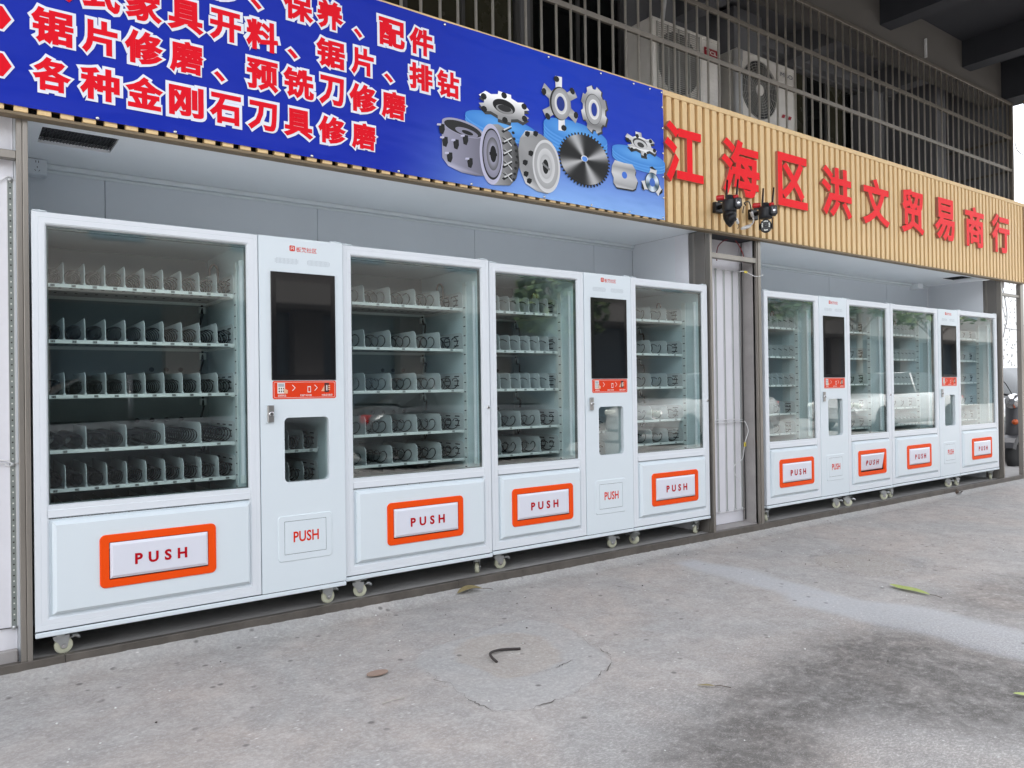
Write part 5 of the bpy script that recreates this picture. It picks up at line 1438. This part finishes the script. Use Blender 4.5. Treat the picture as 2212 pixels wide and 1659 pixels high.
def car(x, y, rot, paint, label, length=4.4, h=1.45, suv=False):
    T = thing('parked_car', (x, y, -.01), label, 'car', 'cars parked across the street')
    M = Matrix.Translation((x, y, -.01)) @ Matrix.Rotation(rot, 4, 'Z')
    L2 = length/2; W2 = .88
    def fin(name, g, mats, parent=T):
        g.xform(M); o = part(name, g, mats, T)
        return o
    low = [(-L2, .55, .30), (-L2+.08, .80, .62), (-L2+.25, .86, .86 if suv else .80), (-L2+1.15, .88, .96), (0, .88, .97), (L2-1.0, .88, .97), (L2-.18, .86, .90), (L2, .78, .62), (L2-.02, .60, .30)]
    # body as lofted sections along the length
    secs = [(-L2, .70, .32, .60), (-L2+.10, .82, .24, .74), (-L2+.45, .87, .20, .84), (-L2+1.05, .89, .19, .95), (-.2, .90, .19, .98), (L2-1.0, .90, .19, 1.0), (L2-.3, .87, .21, .95), (L2-.05, .82, .26, .84), (L2, .72, .34, .66)]
    g = MB(); rows = []
    for (sx, wy, zb_s, zt_s) in secs:
        ring = [(wy*.92, zb_s), (wy, zb_s+.12), (wy, zt_s-.16), (wy*.95, zt_s-.04), (wy*.80, zt_s)]
        ring = [(a, b) for a, b in ring]+[(-a, b) for a, b in ring[::-1]]
        rows.append(len(g.v)); g.v += [(sx, a, b) for a, b in ring]
    nn = 10
    for r0, r1 in zip(rows, rows[1:]):
        for k in range(nn):
            j = (k+1) % nn; g.f.append((r0+k, r0+j, r1+j, r1+k)); g.m.append(0); g.sm.append(True)
    for r0 in (rows[0], rows[-1]): g.f.append(tuple(r0+k for k in range(nn))); g.m.append(0); g.sm.append(False)
    fin('body', g, paint)
    g = MB(); zt = h; tops = [(-L2+1.05, .78, .95), (-L2+1.80, .66, zt-.03), (-L2+2.3, .66, zt), (L2-1.4, .65, zt-.02), (L2-.55 if not suv else L2-.35, .72, 1.0)]
    ro = []
    for (sx, wy, z_) in tops:
        ro.append(len(g.v)); g.v += [(sx, wy, z_), (sx, -wy, z_), (sx, .84, .955), (sx, -.84, .955)]
    for r0, r1 in zip(ro, ro[1:]):
        g.f += [(r0, r0+1, r1+1, r1), (r0, r1, r1+2, r0+2), (r0+1, r0+3, r1+3, r1+1)]; g.m += [0, 0, 0]; g.sm += [True, False, False]
    for i, (r0, r1) in enumerate(zip(ro, ro[1:])):
        idx = len(g.m)-3*(len(ro)-1)+3*i
        g.m[idx] = 1 if i in (0, 3) else 0
        g.m[idx+1] = 1; g.m[idx+2] = 1
    fin('cabin', g, [paint, CARG])
    g = MB()
    for px_ in (-.05, 1.0 if not suv else 1.1):
        for s_ in (-1, 1):
            g.tube([(px_, s_*.845, .96), (px_+.02, s_*.675, h-.03)], .03, 6)
    fin('pillar_trim', g, paint)
    for px_ in (-L2+.85, L2-.85):
        for s_ in (-1, 1):
            g = MB(); g.lathe([(.20, -.02), (.31, -.02), (.325, .0), (.325, .18), (.31, .20), (.2, .20)], (px_, s_*.90-(.19 if s_ > 0 else -.0), .325), 'y', 20); g.lathe([(.19, -.005), (.19, .185)], (px_, s_*.90-(.19 if s_ > 0 else 0), .325), 'y', 12, 1)
            fin('wheel', g, [RUB, CHROME])
    for s_ in (-1, 1):
        g = MB(); g.box(-L2+.02, -L2+.20, s_*.62-.16, s_*.62+.16, .60, .72, 0, .03); fin('headlight', g, LEDW)
        g = MB(); g.box(L2-.12, L2+.005, s_*.66-.12, s_*.66+.12, .70, .84, 0, .03); fin('tail_light', g, REDL)
    return T
car(1.5, -5.3, 0, CARS, 'grey saloon parked across from the first vending machine', h=1.42)
car(7.2, -7.4, pi, CARD, 'dark saloon parked behind the photographer', h=1.44)
car(13.5, -7.6, 0, CARW, 'white hatchback parked across from the right alcove', 4.1, 1.5)
car(20.5, -6.9, .1, CARW, 'white estate car parked further along the street', 4.6, 1.5, True)
c_ = car(14.7, 1.9, .75, CARW, 'white car with raked windscreen behind the gap at the right edge', 4.4, 1.47)

T = thing('scooter', (11.7, .45, 0), 'grey scooter with orange indicator behind the outermost steel post', 'scooter')
sx, sy = 11.60, .50
g = MB(); g.lathe([(.10, -.045), (.20, -.045), (.225, -.02), (.225, .02), (.20, .045), (.10, .045)], (sx-.03, sy, .225), 'y', 26); part('front_wheel', g, RUB, T)
g = MB(); pts = []
for i in range(9):
    a = radians(20+i*17.5); pts.append((sx-.03+.27*cos(a), sy, .225+.27*sin(a)))
for i in range(8):
    a, b = pts[i], pts[i+1]; g.quad((a[0], sy-.075, a[2]), (b[0], sy-.075, b[2]), (b[0], sy+.075, b[2]), (a[0], sy+.075, a[2]), 0, True)
    g.quad((a[0], sy-.075, a[2]), (b[0], sy-.075, b[2]), (sx-.03+(b[0]-sx+.03)*.75, sy-.09, .225+(b[2]-.225)*.75), (sx-.03+(a[0]-sx+.03)*.75, sy-.09, .225+(a[2]-.225)*.75), 0, True)
part('front_fender', g, SCOOT, T)
g = MB(); g.tube([(sx-.05, sy, .35), (sx+.02, sy, .6), (sx+.08, sy, .88), (sx+.12, sy, 1.0)], [.10, .12, .14, .10], 12); g.box(sx+.1, sx+.9, sy-.16, sy+.16, .25, .33, 0, .03); part('leg_shield', g, SCOOT, T)
g = MB(); g.lathe([(.04, -.10), (.09, -.09), (.11, -.03), (.10, .08)], (sx+.0, sy-.0, .93), 'x', 18); part('headlight', g, CHROME, T)
g = MB(); g.lathe([(.010, -.05), (.032, -.04), (.038, 0), (.025, .04)], (sx-.12, sy-.05, .66), 'x', 14); part('indicator', g, AMBER, T)
g = MB(); g.tube([(sx+.1, sy-.33, 1.05), (sx+.12, sy-.15, 1.02), (sx+.12, sy+.15, 1.02), (sx+.1, sy+.33, 1.05)], .016, 8); g.tube(smooth([(sx+.1, sy-.28, 1.05), (sx-.05, sy-.2, 1.12), (sx+.0, sy, 1.0)], 5), .006, 5); g.tube(smooth([(sx+.1, sy+.2, 1.05), (sx-.08, sy+.1, 1.2), (sx-.02, sy, .98)], 5), .006, 5)
g.lathe([(.05, -.01), (.055, .0), (.05, .01)], (sx+.12, sy-.30, 1.22), 'x', 14); g.tube([(sx+.11, sy-.25, 1.05), (sx+.12, sy-.30, 1.22)], .006, 5); part('handlebar', g, CABK, T)
g = MB(); g.box(sx+.45, sx+1.25, sy-.14, sy+.14, .68, .80, 0, .05); part('seat', g, RUB, T)
g = MB(); g.box(sx+.5, sx+1.3, sy-.15, sy+.15, .33, .67, 0, .06); part('rear_body', g, SCOOT, T)
g = MB(); g.lathe([(.10, -.05), (.20, -.05), (.225, -.02), (.225, .02), (.20, .05), (.10, .05)], (sx+1.15, sy, .225), 'y', 26); part('rear_wheel', g, RUB, T)
g = MB(); g.tube([(sx-.02, sy-.30, .06), (sx+.2, sy-.10, .05)], .05, 10); part('stand', g, CABK, T)

# ------------------------------------------------------------------ litter
def leaf(pts_mid, w_, m, name, label, curl=.02, z=.006, cat='leaf'):
    mid = [Vector(p) for p in smooth(pts_mid, 6)]; g = MB(); n = len(mid); prev = None
    for i, p in enumerate(mid):
        t = i/(n-1); d = (mid[min(i+1, n-1)]-mid[max(i-1, 0)]).normalized(); s_ = Vector((-d.y, d.x, 0)).normalized()
        ww = w_*sin(pi*min(1, t*1.05))**.8 if t < .95 else w_*.05
        L_ = p+s_*ww+Vector((0, 0, curl*ww/w_)); R_ = p-s_*ww+Vector((0, 0, curl*.6*ww/w_))
        cur = (tuple(L_), tuple(p), tuple(R_))
        if prev:
            g.quad(prev[0], prev[1], cur[1], cur[0], 0, True); g.quad(prev[1], prev[2], cur[2], cur[1], 0, True)
        prev = cur
    dirv = (mid[-1]-mid[-3]).normalized()
    g.tube([tuple(mid[-2]), tuple(mid[-1]+dirv*.02+Vector((0, 0, .004))), tuple(mid[-1]+dirv*.06)], .0016, 5, 1)
    return solo(name, g, [m, LEAFK], label, cat)
leaf([(4.475, -1.495, .014), (4.46, -1.57, .008), (4.452, -1.66, .010), (4.442, -1.75, .008)], .030, LEAFG, 'leaf', 'long yellow green leaf lying on the pavement at right', .010)
leaf([(2.36, -.075, .022), (2.41, -.075, .030), (2.47, -.080, .034), (2.53, -.095, .026)], .026, LEAFB, 'leaf', 'dry olive leaf beside the kerb under the second machine', .018)
leaf([(3.27, -2.60, .010), (3.30, -2.66, .008), (3.31, -2.72, .01)], .016, LEAFG, 'leaf', 'small green leaf tip at the right border of the picture', .006)
leaf([(2.40, -1.80, .006), (2.43, -1.83, .007), (2.45, -1.85, .006)], .006, LEAFB, 'leaf', 'tiny thin dry leaf near the dark stain', .004)
leaf([(8.60, -.05, .01), (8.64, -.07, .035), (8.70, -.06, .02)], .035, LEAFK, 'leaf', 'crumpled brown leaf by the kerb in front of the third machine of the right alcove', .03)
g = MB(); g.tube(smooth([(1.928, -1.085, .004), (1.925, -1.05, .016), (1.95, -1.005, .018), (2.02, -.985, .012), (2.105, -1.02, .008)], 8), .006, 8)
solo('iron_hook', g, mat('rusty_iron', (.035, .028, .026), .7, var=.3, vscale=60), 'bent dark iron lifting hook in the middle of the concrete patch', 'hook')
g = MB(); g.tube([(1.326, -1.180, .006), (1.37, -1.176, .007), (1.423, -1.183, .006)], .002, 5)
solo('twig', g, TWIGM, 'thin pale twig on the pavement left of the patch', 'twig')
g = MB(); g.prism([(1.454+.048*cos(a*pi/8), -.881+.030*sin(a*pi/8)) for a in range(16)], .0, .003); g.v = [(v[0], v[2], v[1]+.0055) for v in g.v]
solo('clay_spot', g, mat('clay_stain', (.30, .215, .17), .85, var=.1, vscale=30), 'flat oval orange clay spot on the pavement left of the patch', 'stain')
g = MB(); rr = random.Random(5)
for i in range(130):
    xx = rr.uniform(.3, 6.5); yy = -.06-abs(rr.gauss(0, .9)); s_ = rr.uniform(.0015, .0055)
    if yy < -3.2: continue
    g.lathe([(s_*.5, 0), (s_, s_*.5), (s_*.4, s_)], (xx, yy, .004), 'z', 5, rr.choice((0, 0, 1)))
tag(part('grit', g, [mat('white_grit', (.7, .7, .68), .8), mat('dark_grit', (.06, .05, .045), .8)]), 'loose grit and crumbs scattered on the pavement', 'grit', kind='stuff')

# ------------------------------------------------------------------ across the street (seen as reflections)
OB = thing('street_building', (8, -15, 0), 'grey brown building across the street mirrored in the glass doors', 'building')
g = MB(); g.box(-14, 61, -22, -15, 3.2, 7.6); part('facade', g, mat('opposite_plaster', (.135, .125, .12), .85, var=.1, vscale=1.2), OB)
for xx in [-14+k*3.0 for k in range(25)]:
    g = MB(); g.box(xx, xx+.75, -15.5, -14.9, 0, 3.2); part('column', g, MATS['opposite_plaster'], OB)
    g = MB(); g.box(xx+.75, xx+3.0, -15.35, -15.25, 0, 3.2); part('shop_window', g, mat('opposite_glass', (.06, .09, .115), .15), OB)
    g = MB(); g.box(xx+1.5, xx+2.6, -15.02, -14.98, 4.6, 6.2); part('upper_window', g, MATS['opposite_glass'], OB)
g = MB(); g.box(-14, 61, -15.0, -13.6, 3.25, 3.75); part('awning_beam', g, mat('opposite_band', (.19, .18, .17), .8), OB)

def tree(x, y, h, r, seed, label):
    T = thing('street_tree', (x, y, 0), label, 'tree', 'trees across the street')
    g = MB(); g.tube([(x, y, 0), (x+.1, y, h*.3), (x-.05, y+.1, h*.6), (x, y, h*.85)], [.16, .13, .09, .04], 8)
    rr = random.Random(seed)
    for k in range(6):
        a = rr.uniform(0, 2*pi); zz = h*rr.uniform(.4, .7); g.tube([(x, y, zz), (x+cos(a)*r*.6, y+sin(a)*r*.6, zz+h*.2)], [.05, .015], 5)
    part('trunk', g, mat('bark', (.10, .08, .06), .9), T)
    g = MB()
    for k in range(1500):
        a = rr.uniform(0, 2*pi); b = rr.uniform(-.6, 1); q = rr.uniform(.45, 1)**.5*r*(.8+.35*sin(3*a+seed))
        c = Vector((x+cos(a)*q*(1-abs(b)*.4), y+sin(a)*q*(1-abs(b)*.4), h*.72+b*h*.30)); s_ = rr.uniform(.08, .17)
        d1 = Vector((rr.gauss(0, 1), rr.gauss(0, 1), rr.gauss(0, .6))).normalized()*s_; d2 = d1.orthogonal().normalized()*s_*.6
        g.quad(tuple(c-d1), tuple(c-d2), tuple(c+d1), tuple(c+d2), rr.choice((0, 0, 1)))
    part('crown', g, [mat('foliage', (.05, .09, .03), .7), mat('foliage_light', (.09, .13, .04), .7)], T)
tree(24.5, -12, 6.5, 2.2, 1, 'leafy street tree nearest the far end of the opposite building')
tree(29.0, -12.5, 7.2, 2.5, 2, 'second leafy street tree beyond the opposite building')
tree(34.0, -12, 6.8, 2.4, 4, 'third leafy street tree furthest along the street')
tree(14.0, -13.0, 5.0, 1.4, 5, 'slender street tree in front of the opposite building')
